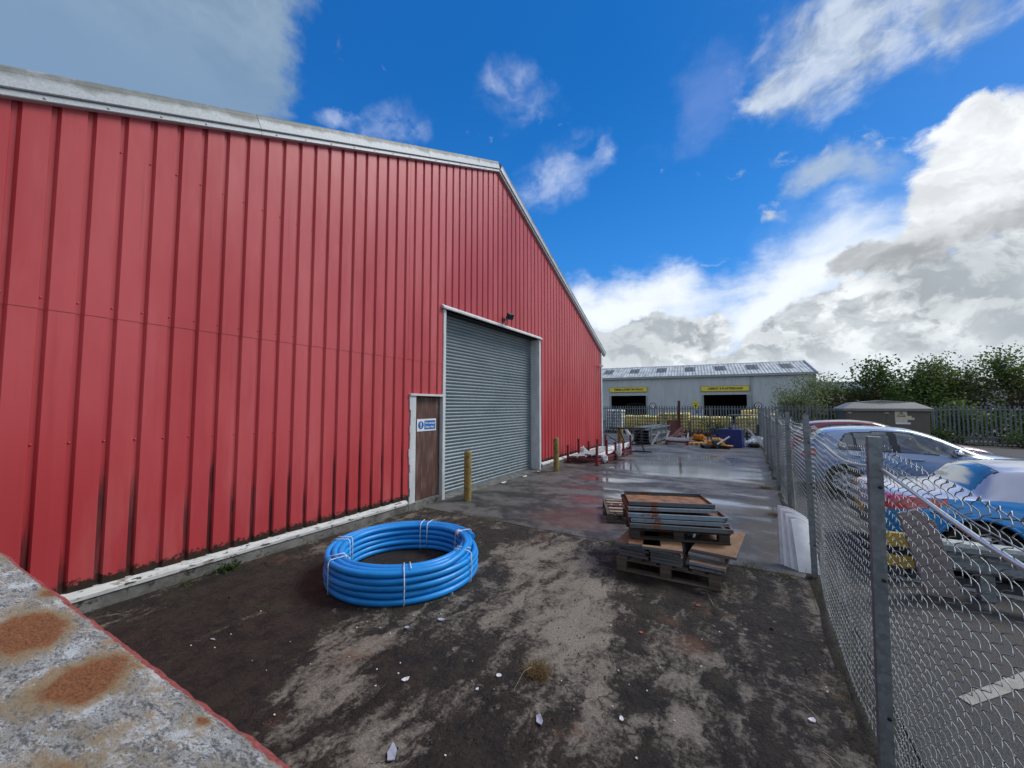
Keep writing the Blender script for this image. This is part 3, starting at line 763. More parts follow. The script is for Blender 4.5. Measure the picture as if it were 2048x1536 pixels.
ct = MB(); ct.bx((WX - .10, YF - .11, .05), (WX + .035, YF + .012, roofz(YF) - .02)); ct.build('corner_trim', 'white_trim', wh, .004)
gt = MB(); gt.bx((WX - 25, YF + .06, roofz(YF) - .10), (WX + .02, YF + .20, roofz(YF) + .02)); gt.build('gutter', 'gutter_grey', wh)
# plinth and dirty white drip sill
for y0, y1 in ((YN, 4.94), (10.16, YF + .02)):
    pl = MB(); pl.bx((WX - .30, y0, -.05), (WX + .055, y1, .115)); pl.build('plinth', 'plinth_concrete', wh, .008)
    si = MB(); si.prism([(WX - .03, .118), (WX + .068, .118), (WX + .068, .150), (WX + .010, .192), (WX - .03, .192)], 'y', y0, y1 - .02); si.build('drip_sill', 'dirty_white_sill', wh)
# roller shutter
shx = WX - .27
sh = MB(); prof = []; z = .02; i = 0
while z < 3.98:
    for dz_, dx_ in ((0, 0), (.010, .011), (.026, .022), (.044, .023), (.058, .012), (.068, -.004)):
        prof.append((shx + dx_, z + dz_))
    z += .0745
sh.grid(lambda i, j: (prof[j][0], 5.90 + 4.2 * i, prof[j][1]), 2, len(prof), 0, False)
o = sh.build('roller_shutter', 'shutter_steel', wh)
bb = MB(); bb.bx((shx - .02, 5.92, .004), (shx + .03, 10.08, .055)); b2 = bb.build('bottom_rail', 'shutter_steel', o)
jl = MB(); jl.bx((WX - .30, 5.855, -.02), (WX + .022, 5.935, 3.86)); jl.build('door_jamb', 'white_trim', wh, .004)
jr = MB(); jr.bx((WX - .34, 10.055, -.02), (WX + .026, 10.165, 3.86)); jr.build('door_jamb', 'white_trim', wh, .004)
hd = MB(); hd.prism([(WX - .04, 3.84), (WX + .075, 3.815), (WX + .078, 3.845), (WX + .01, 3.905), (WX - .04, 3.905)], 'y', 5.80, 10.20); hd.build('head_flashing', 'white_trim', wh)
sf = MB(); sf.bx((WX - .30, 5.94, 3.80), (WX - .045, 10.05, 3.835)); sf.build('shutter_soffit', 'black_steel', wh)
th = MB(); th.bx((WX - .62, 5.86, -.12), (WX + .06, 10.16, .004)); th.build('threshold', 'plinth_concrete', wh)
# fire door
fd = MB(); fd.bx((WX - .10, 5.13, .12), (WX - .055, 5.845, 2.015)); fdo = fd.build('fire_door', 'door_timber', wh)
fj = MB()
for i in range(14):      # bent left jamb flashing
    z0, z1 = .10 + i * .14, .10 + (i + 1) * .14
    j = .012 * math.sin(i * 1.9) + .010 * math.sin(i * .8)
    fj.bx((WX - .05, 4.985 + j, z0), (WX + .020, 5.125, z1 - .0005))
fj.build('door_jamb', 'white_trim', wh)
fh = MB(); fh.bx((WX - .06, 4.965, 2.035), (WX + .045, 5.850, 2.075)); fh.build('head_flashing', 'white_trim', wh, .004)
fs = MB(); fs.bx((WX - .30, 4.96, -.03), (WX + .03, 5.85, .112)); fs.build('door_step', 'plinth_concrete', wh, .01)

# fire-door sign
sg = thing('fire_door_sign', 'blue and white fire escape keep clear sign on the brown fire door', 'sign', (WX - .048, 5.475, 1.49))
MB().bx((-.003, -.255, -.115), (.003, .255, .115)).build('sign_plate', 'sign_white', sg, 0, False)
MB().bx((.0034, -.065, -.085), (.0052, .235, .085)).build('blue_panel', 'sign_blue', sg, 0, False)
MB().lathe([(0, .0056), (.074, .0056), (.074, .003)], (0, -.155, 0), 'x', 28, 0, False).build('blue_disc', 'sign_blue', sg, 0, False)
ex = MB(); ex.prism([(-.012, -.012), (.012, -.012), (.016, .048), (-.016, .048)], 'x', .0058, .0072, 0, (0, -.155, 0)); ex.lathe([(0, .0072), (.013, .0072), (.013, .0058)], (0, -.155, -.036), 'x', 14, 0, False)
ex.build('exclamation_mark', 'sign_white', sg, 0, False)
rtx = (math.pi / 2, 0, math.pi / 2)
text('Fire escape', .062, 'sign_white', sg, (.0055, .085, .036), rtx, .001, .275)
text('keep clear', .062, 'sign_white', sg, (.0055, .085, -.036), rtx, .001, .245)

# floodlight above the shutter, security camera at the far corner
fl = thing('floodlight', 'small black floodlight on the red wall above the roller shutter', 'floodlight', (WX, 8.12, 4.03))
MB().bx((0, -.05, -.05), (.03, .05, .05)).tube([(.02, 0, 0), (.12, 0, -.02), (.16, -.02, .03)], .014, 8).build('bracket', 'black_steel', fl, 0, False)
MB().box((.22, -.03, .05), (.07, .20, .15), (0, .5, -.3)).build('lamp_housing', 'black_steel', fl, .01, False)
MB().box((.255, -.041, .03), (.012, .16, .11), (0, .5, -.3)).build('lamp_glass', 'dark_glass', fl, 0, False)
MB().tube([(.04, .02, -.05), (.06, .03, -.16), (.02, .03, -.24)], .008, 6).build('cable', 'black_steel', fl, 0, False)
sc_ = thing('security_camera', 'small white security camera near the far corner of the red wall', 'camera', (WX, 15.43, 3.49))
MB().tube([(0, 0, 0), (.10, 0, .02)], .022, 8).build('bracket', 'white_plastic', sc_, 0, False)
MB().tube([(.04, .06, .02), (.22, -.12, -.01)], .05, 10).build('camera_body', 'white_plastic', sc_, 0, False)

# bollards
def bollard(x, y, h, r, label):
    b = MB(); b.lathe([(r * 1.02, -.15), (r, .0), (r, h - .02), (r * .93, h), (0, h - .004)], (0, 0, 0), 'z', 22)
    return single(b, 'bollard', label, 'bollard', 'worn_yellow_paint', (x, y, 0), rnd.uniform(0, 6), 'worn yellow steel bollards')
bollard(-4.74, 6.13, .95, .072, 'worn yellow bollard standing nearest the brown fire door')
bollard(-4.66, 10.12, .94, .078, 'worn yellow bollard beside the far jamb of the roller shutter')
bollard(-5.12, 18.35, .86, .12, 'stout yellow bollard behind the black trestle')

# ================================================================= WEATHERED CONTAINER AT THE CAMERA
ctn = thing('steel_container', 'weathered steel container with flaking rusty top and red painted edge in the near corner', 'container', (0, .325, 1.4), R(2.6))
lid = MB(); yb = -1.6
pr_ = [(yb, 0), (-.030, .0), (-.018, -.002), (-.008, -.008), (-.002, -.018), (0, -.032), (0, -.11), (-.012, -.12), (-.05, -.12), (yb, -.10)]
xs = [-4.6 + .0125 * i for i in range(390)]
def lp(i, j):
    y, z = pr_[j]; x = xs[i]; w_ = (.004 * mnoise.noise(Vector((x * 6, y * 4, 0))) + .0025 * mnoise.noise(Vector((x * 31, y * 9, 4)))) if j < 8 else 0
    return (x, y + w_ * (1 if j > 0 else 0), z + .6 * w_)
lid.grid(lp, len(xs), len(pr_)); lid.build('container_top', 'flaking_paint', ctn, 0, False)
cb = MB(); cb.bx((-4.55, yb + .04, -1.40), (.2, -.06, -.122))
for i in range(14): cb.bx((-4.4 + i * .34, -.06, -1.35), (-4.28 + i * .34, -.022, -.16))
cb.build('container_side', 'red_steel', ctn, 0, False)

# ================================================================= BLUE PIPE COIL
coil = thing('pipe_coil', 'large coil of bright blue plastic pipe lying on the stained concrete', 'pipe coil', (-3.35, 3.18, 0))
t_ = .0645; pr2 = t_ / 2
cm = MB(); rng = random.Random(3)
for lay in range(5):
    z = pr2 + lay * (t_ - .0015)
    for ring in range(3):
        if lay == 4 and ring == 0: continue
        r0 = .836 - pr2 - ring * (t_ + .003) - (.006 if lay % 2 else 0)
        pts = []; ph = rng.uniform(0, 6); a_ = rng.uniform(.002, .008)
        for i in range(96):
            a = 2 * math.pi * i / 96
            rr = r0 + a_ * math.sin(2 * a + ph) + .004 * math.sin(5 * a + ph * 2)
            pts.append((rr * math.cos(a), rr * math.sin(a) * .985, z + .004 * math.sin(3 * a + ph) + (.004 if lay == 4 else 0)))
        cm.tube(pts, pr2 * .985, 12, 0, True)
# outermost top turn and the free end that climbs over the inner turns
pts = []
for i in range(110):
    a = R(59) - 2 * math.pi * 1.02 + 2 * math.pi * i / 110 * 1.02
    u = i / 109; rr = .80 - .155 * max(0, (u - .80) / .20) ** 1.2 if u > .8 else .80
    zz = pr2 + 4 * (t_ - .0015) + (.042 * min(1, (u - .80) / .10) if u > .80 else 0)
    pts.append((rr * math.cos(a), rr * math.sin(a) * .985, zz))
cm.tube(pts, pr2 * .985, 12)
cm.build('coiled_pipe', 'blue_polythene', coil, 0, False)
e = Vector(pts[-1]); dr_ = (Vector(pts[-1]) - Vector(pts[-3])).normalized()
cap = MB(); cap.tube([e - dr_ * .03, e + dr_ * .035], pr2 * 1.10, 12); cap.tube([e - dr_ * .02, e - dr_ * .005], pr2 * 1.2, 12); cap.build('pipe_end_cap', 'white_plastic', coil, 0, False)
# ties round the bundle
def tie(ang, full=True, dz=0, jit=0.0):
    a = R(ang); ro, ri = .843, .836 - 3 * t_ - .008; H = 5 * t_ + .004
    sec = [(ri, .012), (ri - .005, H * .5), (ri, H - .02), (ri + .02, H + .003 + dz), (ro - .03, H + .002), (ro - .002, H - .02), (ro + .002, H * .5), (ro - .002, .012), (ro - .03, .003), (ri + .02, .003)]
    if not full: sec = sec[:5]
    p = []
    for i_, (r_, z_) in enumerate(sec):
        aa = a + jit * math.sin(i_ * 1.3)
        p.append((r_ * math.cos(aa), r_ * math.sin(aa) * .985, z_))
    m_ = MB(); m_.tube(p, .0055, 5, 0, full); m_.build('tie', 'strap_white', coil, 0, False)
for ang, fu, jt in ((-44, True, .004), (-39, False, .01), (-104, True, .02), (-112, False, .01), (-151, True, .01), (-157, True, .015), (118, True, .005), (110, False, .0), (10, True, .02), (16, False, .03), (63, True, .03)):
    tie(ang, fu, 0, jt)

# ================================================================= PALLETS OF STEEL SHELVES
def pallet(name, label, L, W, H, loc, rz, wood_, group='wooden pallets'):
    t = thing(name, label, 'pallet', loc, rz, group)
    n = 7; bw = L / n * .78
    bd = MB()
    for i in range(3): bd.bx((0, [0, W / 2 - .05, W - .10][i], H - .030), (L, [.10, W / 2 + .05, W][i], H - .017))
    bd.build('bearer', wood_, t, .003, False)
    for i in range(n):
        y = i * (W - W / n * .8) / (n - 1)
    for i in range(n):
        x = i * (L - bw) / (n - 1)
        MB().bx((x, 0, H - .0165), (x + bw, W, H)).build('deck_board', wood_, t, .003, False)
    for i in range(3):
        y0 = [0, W / 2 - .05, W - .10][i]
        for x0 in (0, L / 2 - .06, L - .12):
            MB().bx((x0, y0 + .001, .0185), (x0 + .11, y0 + .099, H - .0305)).build('block', wood_, t, .004, False)
        MB().bx((0, y0, 0), (L, y0 + .10, .018)).build('bottom_board', wood_, t, .003, False)
    return t
pallet('timber_pallet', 'lower weathered pallet on the concrete under three columns of steel shelves', 1.05, 1.05, .150, (-1.30, 4.42, .004), R(1.0), 'pallet_wood')
# shelves lying end-on in three columns, front ends facing the camera
colx = [(-1.30, .32, 5, 'left'), (-.935, .32, 5, 'middle'), (-.57, .33, 5, 'right')]
ztop = {}
for ci, (x0, w_, n, nm) in enumerate(colx):
    z = .158
    for k in range(n):
        r_ = random.Random(ci * 10 + k)
        h = .026; L = 1.02
        b = MB(); b.bx((-w_ / 2, 0, 0), (w_ / 2, L, .004)); b.bx((-w_ / 2, -.002, -.0002), (w_ / 2, .012, h)); b.bx((-w_ / 2, L - .012, -.0002), (w_ / 2, L + .002, h))
        b.bx((-w_ / 2 - .001, .013, 0), (-w_ / 2 + .012, L - .013, h - .001)); b.bx((w_ / 2 - .012, .013, 0), (w_ / 2 + .001, L - .013, h - .001))
        b.bx((-w_ / 2 + .002, .002, h - .004), (w_ / 2 - .002, L - .002, h + .0012), 1)
        sx = x0 + w_ / 2 + r_.uniform(-.025, .025); sy = 4.455 + r_.uniform(-.045, .06); rot = R(r_.uniform(-4.0, 3.0) - 1)
        word = ['bottom', 'second', 'third', 'fourth', 'topmost'][k]
        lab = (f'rusty grey steel shelf, {word} from the pallet in the {nm} column' if word not in ('bottom', 'topmost') else f'rusty grey steel shelf, {word} of the {nm} column on the lower pallet')
        o = single(b, 'steel_shelf', lab, 'shelf', ['dull_lip' if r_.random() < .8 else 'rusty_paint', 'rusty_tan'], (sx, sy, z), rot, 'steel shelves on the lower pallet')
        z += h + .0055
    ztop[ci] = z
# loose top shelves turned across the columns
for (x, y, z, rot, L, W, lab, m2) in ((-.80, 4.38, ztop[1] + .001, R(9), .40, .95, 'tan rusty shelf lying askew on top of the middle column', 'rusty_tan'),
                                  (-.98, 4.40, ztop[0] + .001, R(14), .34, .95, 'brown rusty shelf lying askew on top of the left column', 'orange_rust'),
                                  (-.33, 4.52, ztop[2] + .001, R(-5), .42, .95, 'wide tan rusty shelf overhanging the right column', 'rusty_tan')):
    b = MB(); b.bx((-L / 2, 0, 0), (L / 2, W, .005), 1); b.bx((-L / 2, -.001, -.0), (L / 2, .010, .026)); b.bx((-L / 2, W - .01, 0), (L / 2, W + .001, .026))
    b.bx((-L / 2 - .001, .012, 0), (-L / 2 + .008, W - .012, .026)); b.bx((L / 2 - .008, .012, 0), (L / 2 + .001, W - .012, .026)); b.bx((-L / 2 + .004, .003, .020), (L / 2 - .004, W - .003, .0275), 1)
    single(b, 'steel_shelf', lab, 'shelf', ['dull_lip', m2], (x, y, z), rot, 'steel shelves on the lower pallet')
zu = ztop[1] + .033
UP = R(20); ux, uy = -1.16, 4.50
pallet('timber_pallet', 'upper dark pallet stacked on the steel shelves and carrying rusty trays', 1.05, .95, .128, (ux, uy, zu), UP, 'dark_pallet_wood')
zt = zu + .1325
cu_, su_ = math.cos(UP), math.sin(UP)
def tray(L, W, h, u, v, z, rot, lab, lip, floor):
    b = MB(); t = .003
    b.bx((0, 0, 0), (L, W, t), 1)
    b.bx((.0, -.004, 0), (L, 0, h)); b.bx((0, W, 0), (L, W + .004, h)); b.bx((0, 0, 0), (.004, W, h * .8), 1); b.bx((L - .004, 0, 0), (L, W, h * .8), 1)
    b.bx((0, 0, h), (L, .022, h + t)); b.bx((0, W - .022, h), (L, W, h + t))
    for u_ in (.02, .05, L - .05, L - .02): b.lathe([(0, -.0062), (.006, -.0062), (.006, -.004)], (u_, 0, h * .6), 'y', 8, 2)
    return single(b, 'steel_tray', lab, 'tray', [lip, floor, 'black_steel'], (ux + u * cu_ - v * su_, uy + u * su_ + v * cu_, z), UP + R(rot), 'rusty steel trays on the upper pallet')
tray(1.06, .86, .040, .0, -.02, zt, -1.5, 'bottom rusty steel tray with blistered grey lip on the upper pallet', 'dull_lip', 'orange_rust')
tray(1.03, .84, .034, .015, .03, zt + .0485, 0.5, 'second rusty tray from the bottom, mostly hidden under pale grey lip', 'rusty_paint', 'orange_rust')
tray(1.06, .80, .042, -.01, .055, zt + .094, .8, 'rusty steel tray with the cleanest pale grey front lip', 'grey_lip', 'orange_rust')
tray(.98, .70, .034, .0, .16, zt + .144, 2.5, 'brown rusty tray just below the topmost tray', 'rusty_paint', 'orange_rust')
tray(.96, .58, .040, .02, .26, zt + .182, 1.0, 'topmost rusty orange steel tray with grey raised lips', 'dull_lip', 'orange_rust')
zq = .158
pallet('timber_pallet', 'low pallet lying on the ground behind the stacked steel trays', 1.0, 1.0, .14, (-1.93, 6.10, .004), R(22), 'pallet_wood')
for i in range(5):
    b = MB(); b.bx((0, 0, 0), (.93, .055 + .02 * (i % 2), .02))
    single(b, 'timber_batten', f'{ORD[i]} pale timber slat from the near end of the low pallet behind the trays', 'slat', 'pale_wood' if i != 2 else 'red_steel',
           (-1.93 + .05 * math.cos(R(22)) - (.06 + i * .19) * math.sin(R(22)), 6.10 + .05 * math.sin(R(22)) + (.06 + i * .19) * math.cos(R(22)), .1455), R(22), 'slats on the low pallet', .002)

# white sheets leaning on the chain-link fence, fanned out to the left
for i in range(6):
    b = MB(); Wd, Ht = (.20, .21, .22, .23, .24, .25)[i], .50 + .022 * i
    def sp(u, v, th):
        x = u * Wd; z = v * Ht - (.16 * max(0, u - .25) ** 1.6) * v * v
        return (x - .035 * i * v * .55 + .03 * v * v * u, .30 * v + th + .05 * u * u * v, z)
    nu, nv = 9, 12
    b.grid(lambda a, c: sp(a / (nu - 1), c / (nv - 1), 0), nu, nv); b.grid(lambda a, c: sp(a / (nu - 1), c / (nv - 1), .009), nu, nv)
    for ss_ in (0, 1): b.grid(lambda a, c: sp(ss_, c / (nv - 1), .009 * a), 2, nv, 0, False)
    b.grid(lambda a, c: sp(c / (nu - 1), 1, .009 * a), 2, nu, 0, False)
    lab = ['front white plastic sheet of the fan leaning against the chain-link fence', 'second white sheet from the front of the leaning fan', 'third white sheet from the front of the leaning fan', 'fourth white sheet from the front of the leaning fan', 'fifth white sheet from the front of the leaning fan', 'rearmost and leftmost white sheet of the leaning fan'][i]
    single(b, 'plastic_sheet', lab, 'sheet', 'white_plastic' if i % 2 == 0 else 'grey_white', (.455 - .031 * i, 5.42 + .030 * i, .004), R(6 - 5 * i), 'white sheets leaning on the fence')
# ================================================================= CHAIN-LINK FENCE
FX = lambda y: .532 + .060 * max(0, min(1, (y - 2.6) / 3)) + .012 * max(0, (y - 6) / 6)
clf = thing('chain_link_fence', 'sagging galvanised chain-link fence on steel posts between yard and car park', 'fence', (.6, 10, 0))
PY = [-.15, 2.62, 5.33, 8.15, 10.75, 13.5, 16.2, 18.9, 21.6, 24.2, 26.9]
for i, y in enumerate(PY):
    x = FX(y); p = MB(); s_ = .052
    lean = .02 * math.sin(i * 2.3)
    h = 1.69 + .05 * (i > 1)
    # angle-section post with a folded front face
    p.prism([(-s_ / 2, -s_ / 2), (s_ / 2, -s_ / 2), (s_ / 2, -s_ / 2 + .008), (-s_ / 2 + .008, -s_ / 2 + .008), (-s_ / 2 + .008, s_ / 2), (-s_ / 2, s_ / 2)], 'z', -.3, h)
    p.bx((-s_ / 2, -s_ / 2, h), (s_ / 2, s_ / 2, h + .006)); p.bx((s_ / 2 - .006, -s_ / 2 + .009, -.3), (s_ / 2 - .001, s_ / 2, h - .001))
    for zz in (.35, 1.0, 1.45): p.lathe([(0, -s_ / 2 - .004), (.009, -s_ / 2 - .003), (.009, -s_ / 2)], (.012, 0, zz), 'y', 8, 1)
    for zz in (.35, 1.0, 1.45, 1.56): p.tube([(-s_ / 2 - .004, -.01, zz), (-s_ / 2 - .006, s_ / 2 + .01, zz + .006), (s_ / 2 + .012, s_ / 2 + .008, zz), (s_ / 2 + .014, -.02, zz - .004)], .0022, 5)
    o = p.build('post', ['galvanised', 'black_steel'], clf, 0, False)
    o.location = (x - .6, y - 10, 0); o.rotation_euler = (lean * .4, lean * .6, 0)
def msh_top(y):
    for a, b in zip(PY[:-1], PY[1:]):
        if a <= y <= b:
            u = (y - a) / (b - a); return 1.635 - .055 * 4 * u * (1 - u) + .012 * math.sin(y * 3.1)
    return 1.62
def msh_x(y, z):
    u = 0
    for a, b in zip(PY[:-1], PY[1:]):
        if a <= y <= b: u = (y - a) / (b - a); break
    belly = 4 * u * (1 - u)
    return FX(y) + .046 - belly * (.035 * math.sin(min(1, z / 1.6) * math.pi) + .05 * max(0, 1 - z / .5)) + .014 * mnoise.noise(Vector((y * 1.4, z * 1.6, 3)))
DW = .0545; DH = .0268
for bi, (a, b) in enumerate(zip(PY[:-1], PY[1:])):
    mm = MB(); near = bi < 3; seg = 6 if bi < 2 else (4 if near else 2); r_ = .00172 if near else .0018
    n = int((b - a) / DW); dw = (b - a) / n
    for k in range(n):
        yc = a + (k + .5) * dw
        ytop = msh_top(yc)
        N = int((ytop - .02) / DH)
        pts = []
        for j in range(N * seg + 1):
            f = j / seg; i0 = int(f); u = f - i0
            tri = (u if i0 % 2 == 0 else 1 - u)
            us = tri + .07 * math.sin(2 * math.pi * tri)            # rounded bends at the hooks
            y = yc + (us - .5) * dw * 1.12
            z = .02 + f * DH + (ytop - .02 - N * DH)
            off = .0070 * math.sin(math.pi * f) if near else .003 * math.sin(math.pi * f)
            pts.append((msh_x(y, z) + off, y, z))
        e_ = Vector(pts[-1])
        if near: pts += [tuple(e_ + Vector((.004, .012, .010))), tuple(e_ + Vector((0, .022, -.006)))]
        mm.tube(pts, r_, 4 if near else 3, 0, False, False)
    mm.build('mesh_panel', 'mesh_wire', clf)
for zf, rr in ((.065, .0020), (.105, .0085)):
    tw = MB(); tw.tube([(msh_x(y, 1.5) - .012, y, msh_top(y) - zf) for y in [PY[0] + .2 * i for i in range(int((PY[-1] - PY[0]) / .2))]], rr, 6)
    tw.build('line_wire' if zf < .1 else 'rail_tube', 'mesh_wire' if zf < .1 else 'steel_tube', clf)
lw = MB(); lw.tube([(msh_x(y, .3) - .01, y, .06 + .02 * math.sin(y * 5)) for y in [PY[0] + .15 * i for i in range(150)]], .0022, 4); lw.build('line_wire', 'mesh_wire', clf)
# loose wire that hangs diagonally across the near mesh
lo_ = MB(); lo_.tube([(msh_x(5.2 - i * .26, 1.1 - i * .085) - .02 - .012 * math.sin(i * 1.1), 5.2 - i * .26, 1.12 - i * .088 - .02 * math.sin(i)) for i in range(13)], .0018, 4)
tag(lo_.build('loose_wire', 'mesh_wire'), 'thin loose wire hanging slantwise across the chain-link mesh', 'wire')

# ================================================================= PALISADE FENCES
def palisade(name, label, pts, step=.155, H=1.87):
    t = thing(name, label, 'fence', (pts[0][0], pts[0][1], 0))
    for (xa, ya), (xb, yb) in zip(pts[:-1], pts[1:]):
        L = math.hypot(xb - xa, yb - ya); nb = max(1, round(L / 2.75)); ang = math.atan2(yb - ya, xb - xa)
        d_ = Vector(((xb - xa) / L, (yb - ya) / L, 0)); nn = Vector((d_.y, -d_.x, 0))
        for bay in range(nb):
            s0, s1 = L * bay / nb, L * (bay + 1) / nb
            pm = MB(); n = int((s1 - s0) / step)
            for i in range(n):
                s_ = s0 + (i + .5) * (s1 - s0) / n; c = Vector((xa, ya, 0)) + d_ * s_ + nn * .02
                h = H + rnd.uniform(-.008, .008); w_ = .034; j = rnd.uniform(-.004, .004)
                b = len(pm.v)
                for (u, v, e) in ((-w_, -.06, .012), (-w_ * .3, -.06, -.006), (0, -.06, .008), (w_ * .3, -.06, -.006), (w_, -.06, .012)):
                    pm.v.append(c + d_ * u + nn * e + Vector((0, 0, v)))
                for (u, v, e) in ((-w_, h - .09, .012), (-w_ * .3, h - .05, -.006), (0, h - .05, .008), (w_ * .3, h - .05, -.006), (w_, h - .09, .012)):
                    pm.v.append(c + d_ * (u + j) + nn * e + Vector((0, 0, v)))
                for k in range(4): pm.face([b + k, b + k + 1, b + 6 + k, b + 5 + k])
                q0 = len(pm.v)
                for (u, v) in ((-w_ * 1.15, h), (0, h + .02), (w_ * 1.15, h)): pm.v.append(c + d_ * (u + j) + nn * .004 + Vector((0, 0, v)))
                pm.face([b + 5, b + 6, q0]); pm.face([b + 6, b + 7, q0 + 1]); pm.face([b + 7, b + 8, q0 + 1]); pm.face([b + 8, b + 9, q0 + 2])
            pm.build('pale_panel', 'galvanised', t)
            po = MB(); c = Vector((xa, ya, 0)) + d_ * s0 - nn * .06
            po.box(c + Vector((0, 0, H / 2 - .12)), (.045, .10, H), (0, 0, ang)); po.build('post', 'galvanised', t)
            for zr in (.30, H - .20):
                A = Vector((xa, ya, zr)) + d_ * s0 - nn * .012; B = Vector((xa, ya, zr)) + d_ * s1 - nn * .012
                MB().bar(A, B, .045, .045).build('rail', 'galvanised', t)
    return t
palisade('palisade_fence', 'grey steel palisade fence with pointed pales in front of the grey warehouse', [(-10.2, 26.3), (.9, 27.6)])
palisade('palisade_fence', 'grey steel palisade fence beside the cabinet at the back of the car park', [(.95, 27.62), (5.2, 28.25), (14.5, 28.25), (18, 27.0)])

# ================================================================= GREY WAREHOUSE
GA = math.atan2(.109, .994)
gw = thing('grey_warehouse', 'long grey clad warehouse with ribbed roof and two dark loading doors behind the fence', 'warehouse', (6.46, 51.39, -.05), GA)
GL, EV, RG, DP = 40.0, 5.42, 7.15, 4.9
def gbuild(mb, n, m_, par=gw, bev=0): return mb.build(n, m_, par, bev, False)
doors = [(-21.35, -17.1), (-10.68, -6.32)]; DZ = 3.2
gc = MB(); x = -GL; i = 0
while x < -.01:
    x2 = min(0, x + .2)
    for xa, xb, ya, yb in ((x, x + .13, 0, 0), (x + .13, x + .15, 0, .035), (x + .15, x + .18, .035, .035), (x + .18, x2, .035, 0)):
        m_ = (xa + xb) / 2; z0 = DZ if any(a < m_ < b for a, b in doors) else 0
        b = len(gc.v); gc.v += [Vector((xa, ya, z0)), Vector((xb, yb, z0)), Vector((xb, yb, EV)), Vector((xa, ya, EV))]; gc.face([b, b + 1, b + 2, b + 3])
    x = x2
# gable end towards the trees
gp = [(0, 0), (2 * DP, 0), (2 * DP, EV), (DP, RG - .06), (0, EV)]
gc.prism(gp, 'x', -.04, 0)
gc.bx((-GL, 2 * DP - .05, 0), (0, 2 * DP, EV)); gc.prism(gp, 'x', -GL, -GL + .05)
gbuild(gc, 'cladding', 'grey_cladding')
for a, b in doors:
    di = MB(); di.bx((a - .3, 6.0, 0), (b + .3, 6.05, 4)); di.bx((a - .35, .05, 0), (a - .3, 6, 4)); di.bx((b + .3, .05, 0), (b + .35, 6, 4)); di.bx((a - .3, .05, 3.9), (b + .3, 6, 3.95)); di.bx((a - .3, .05, .0), (b + .3, 6, .03)); gbuild(di, 'door_recess', 'dark_interior')
for a, b in doors:
    j = MB(); j.bx((a - .22, -.05, 0), (a, .20, DZ)); gbuild(j, 'door_jamb', 'gutter_grey')
    j = MB(); j.bx((b, -.05, 0), (b + .22, .20, DZ)); gbuild(j, 'door_jamb', 'gutter_grey')
ro = MB()
def gr(i, j):
    x = -GL - .2 + (GL + .45) * i / 240; v = j
    return (x, -.18 + (DP + .18) * v, EV - .04 + (RG - EV + .04) * v + (.05 if i % 2 else 0))
ro.grid(gr, 241, 2, 0, False); gbuild(ro, 'roof', 'grey_roof')
ro2 = MB(); b = len(ro2.v); ro2.v += [Vector((-GL, DP, RG)), Vector((.2, DP, RG)), Vector((.2, 2 * DP + .2, EV)), Vector((-GL, 2 * DP + .2, EV))]; ro2.face([b, b + 1, b + 2, b + 3]); gbuild(ro2, 'roof', 'grey_roof')
rc = MB(); rc.prism([(-.20, -.10), (.0, .08), (.20, -.10)], 'x', -GL, .25, 0, (0, DP, RG + .03)); gbuild(rc, 'ridge_cap', 'grey_roof')
for i in range(11):
    xl = -2.6 - i * 3.35
    rl = MB(); v0, v1 = .42, .82
    def rfz(v): return EV - .04 + (RG - EV + .04) * v + .058
    for kx in range(6):
        xa = xl + kx * .2
        b = len(rl.v); rl.v += [Vector((xa, -.18 + (DP + .18) * v0, rfz(v0))), Vector((xa + .15, -.18 + (DP + .18) * v0, rfz(v0))), Vector((xa + .15, -.18 + (DP + .18) * v1, rfz(v1))), Vector((xa, -.18 + (DP + .18) * v1, rfz(v1)))]; rl.face([b, b + 1, b + 2, b + 3])
    gbuild(rl, 'rooflight', 'rooflight')
g2 = MB(); g2.bx((-GL, -.34, EV - .16), (.18, -.10, EV + .10)); gbuild(g2, 'gutter', 'gutter_grey')
dp = MB(); dp.tube([(-5.86, -.12, EV - .1), (-5.86, -.09, 0)], .075, 8); gbuild(dp, 'downpipe', 'gutter_grey')
ve = MB(); ve.bar((.12, -.2, EV + .02), (.12, DP, RG + .06), .10, .20); ve.bar((.12, DP, RG + .06), (.12, 2 * DP + .2, EV + .02), .10, .20); gbuild(ve, 'verge_flashing', 'gutter_grey')
co_ = MB(); co_.bx((-.12, -.045, 0), (.045, .08, EV - .17)); gbuild(co_, 'corner_trim', 'gutter_grey')
Mg = Matrix.Translation((6.46, 51.39, -.05)) @ Matrix.Rotation(GA, 4, 'Z')
def on_front(x, y, z): return tuple(Mg @ Vector((x, y, z)))
def door_sign(label, words, a, b, z, wd):
    t = thing('door_sign', label, 'sign', on_front((a + b) / 2, -.10, z), GA, 'yellow signs over the loading doors')
    L = b - a
    MB().bx((-L / 2, -.04, -.27), (L / 2, .04, .27)).build('sign_board', 'sign_yellow', t, 0, False)
    MB().bx((-L / 2 - .04, -.035, .27), (L / 2 + .04, .05, .31)).bx((-L / 2 - .04, -.035, -.31), (L / 2 + .04, .05, -.27)).bx((-L / 2 - .04, -.035, -.27), (-L / 2, .05, .27)).bx((L / 2, -.035, -.27), (L / 2 + .04, .05, .27)).build('sign_frame', 'worn_yellow_paint', t, 0, False)
    text(words, .36, 'sign_black', t, (.05, -.044, 0), (math.pi / 2, 0, 0), .012, wd, .003)
door_sign('yellow sign lettered TIMBER & SHEET MATERIALS above a dark loading door', 'TIMBER & SHEET MATERIALS', -21.48, -16.96, 3.96, 3.6)
door_sign('yellow sign lettered CEMENT & PLASTERBOARD above a dark loading door', 'CEMENT & PLASTERBOARD', -10.90, -6.10, 3.90, 3.55)
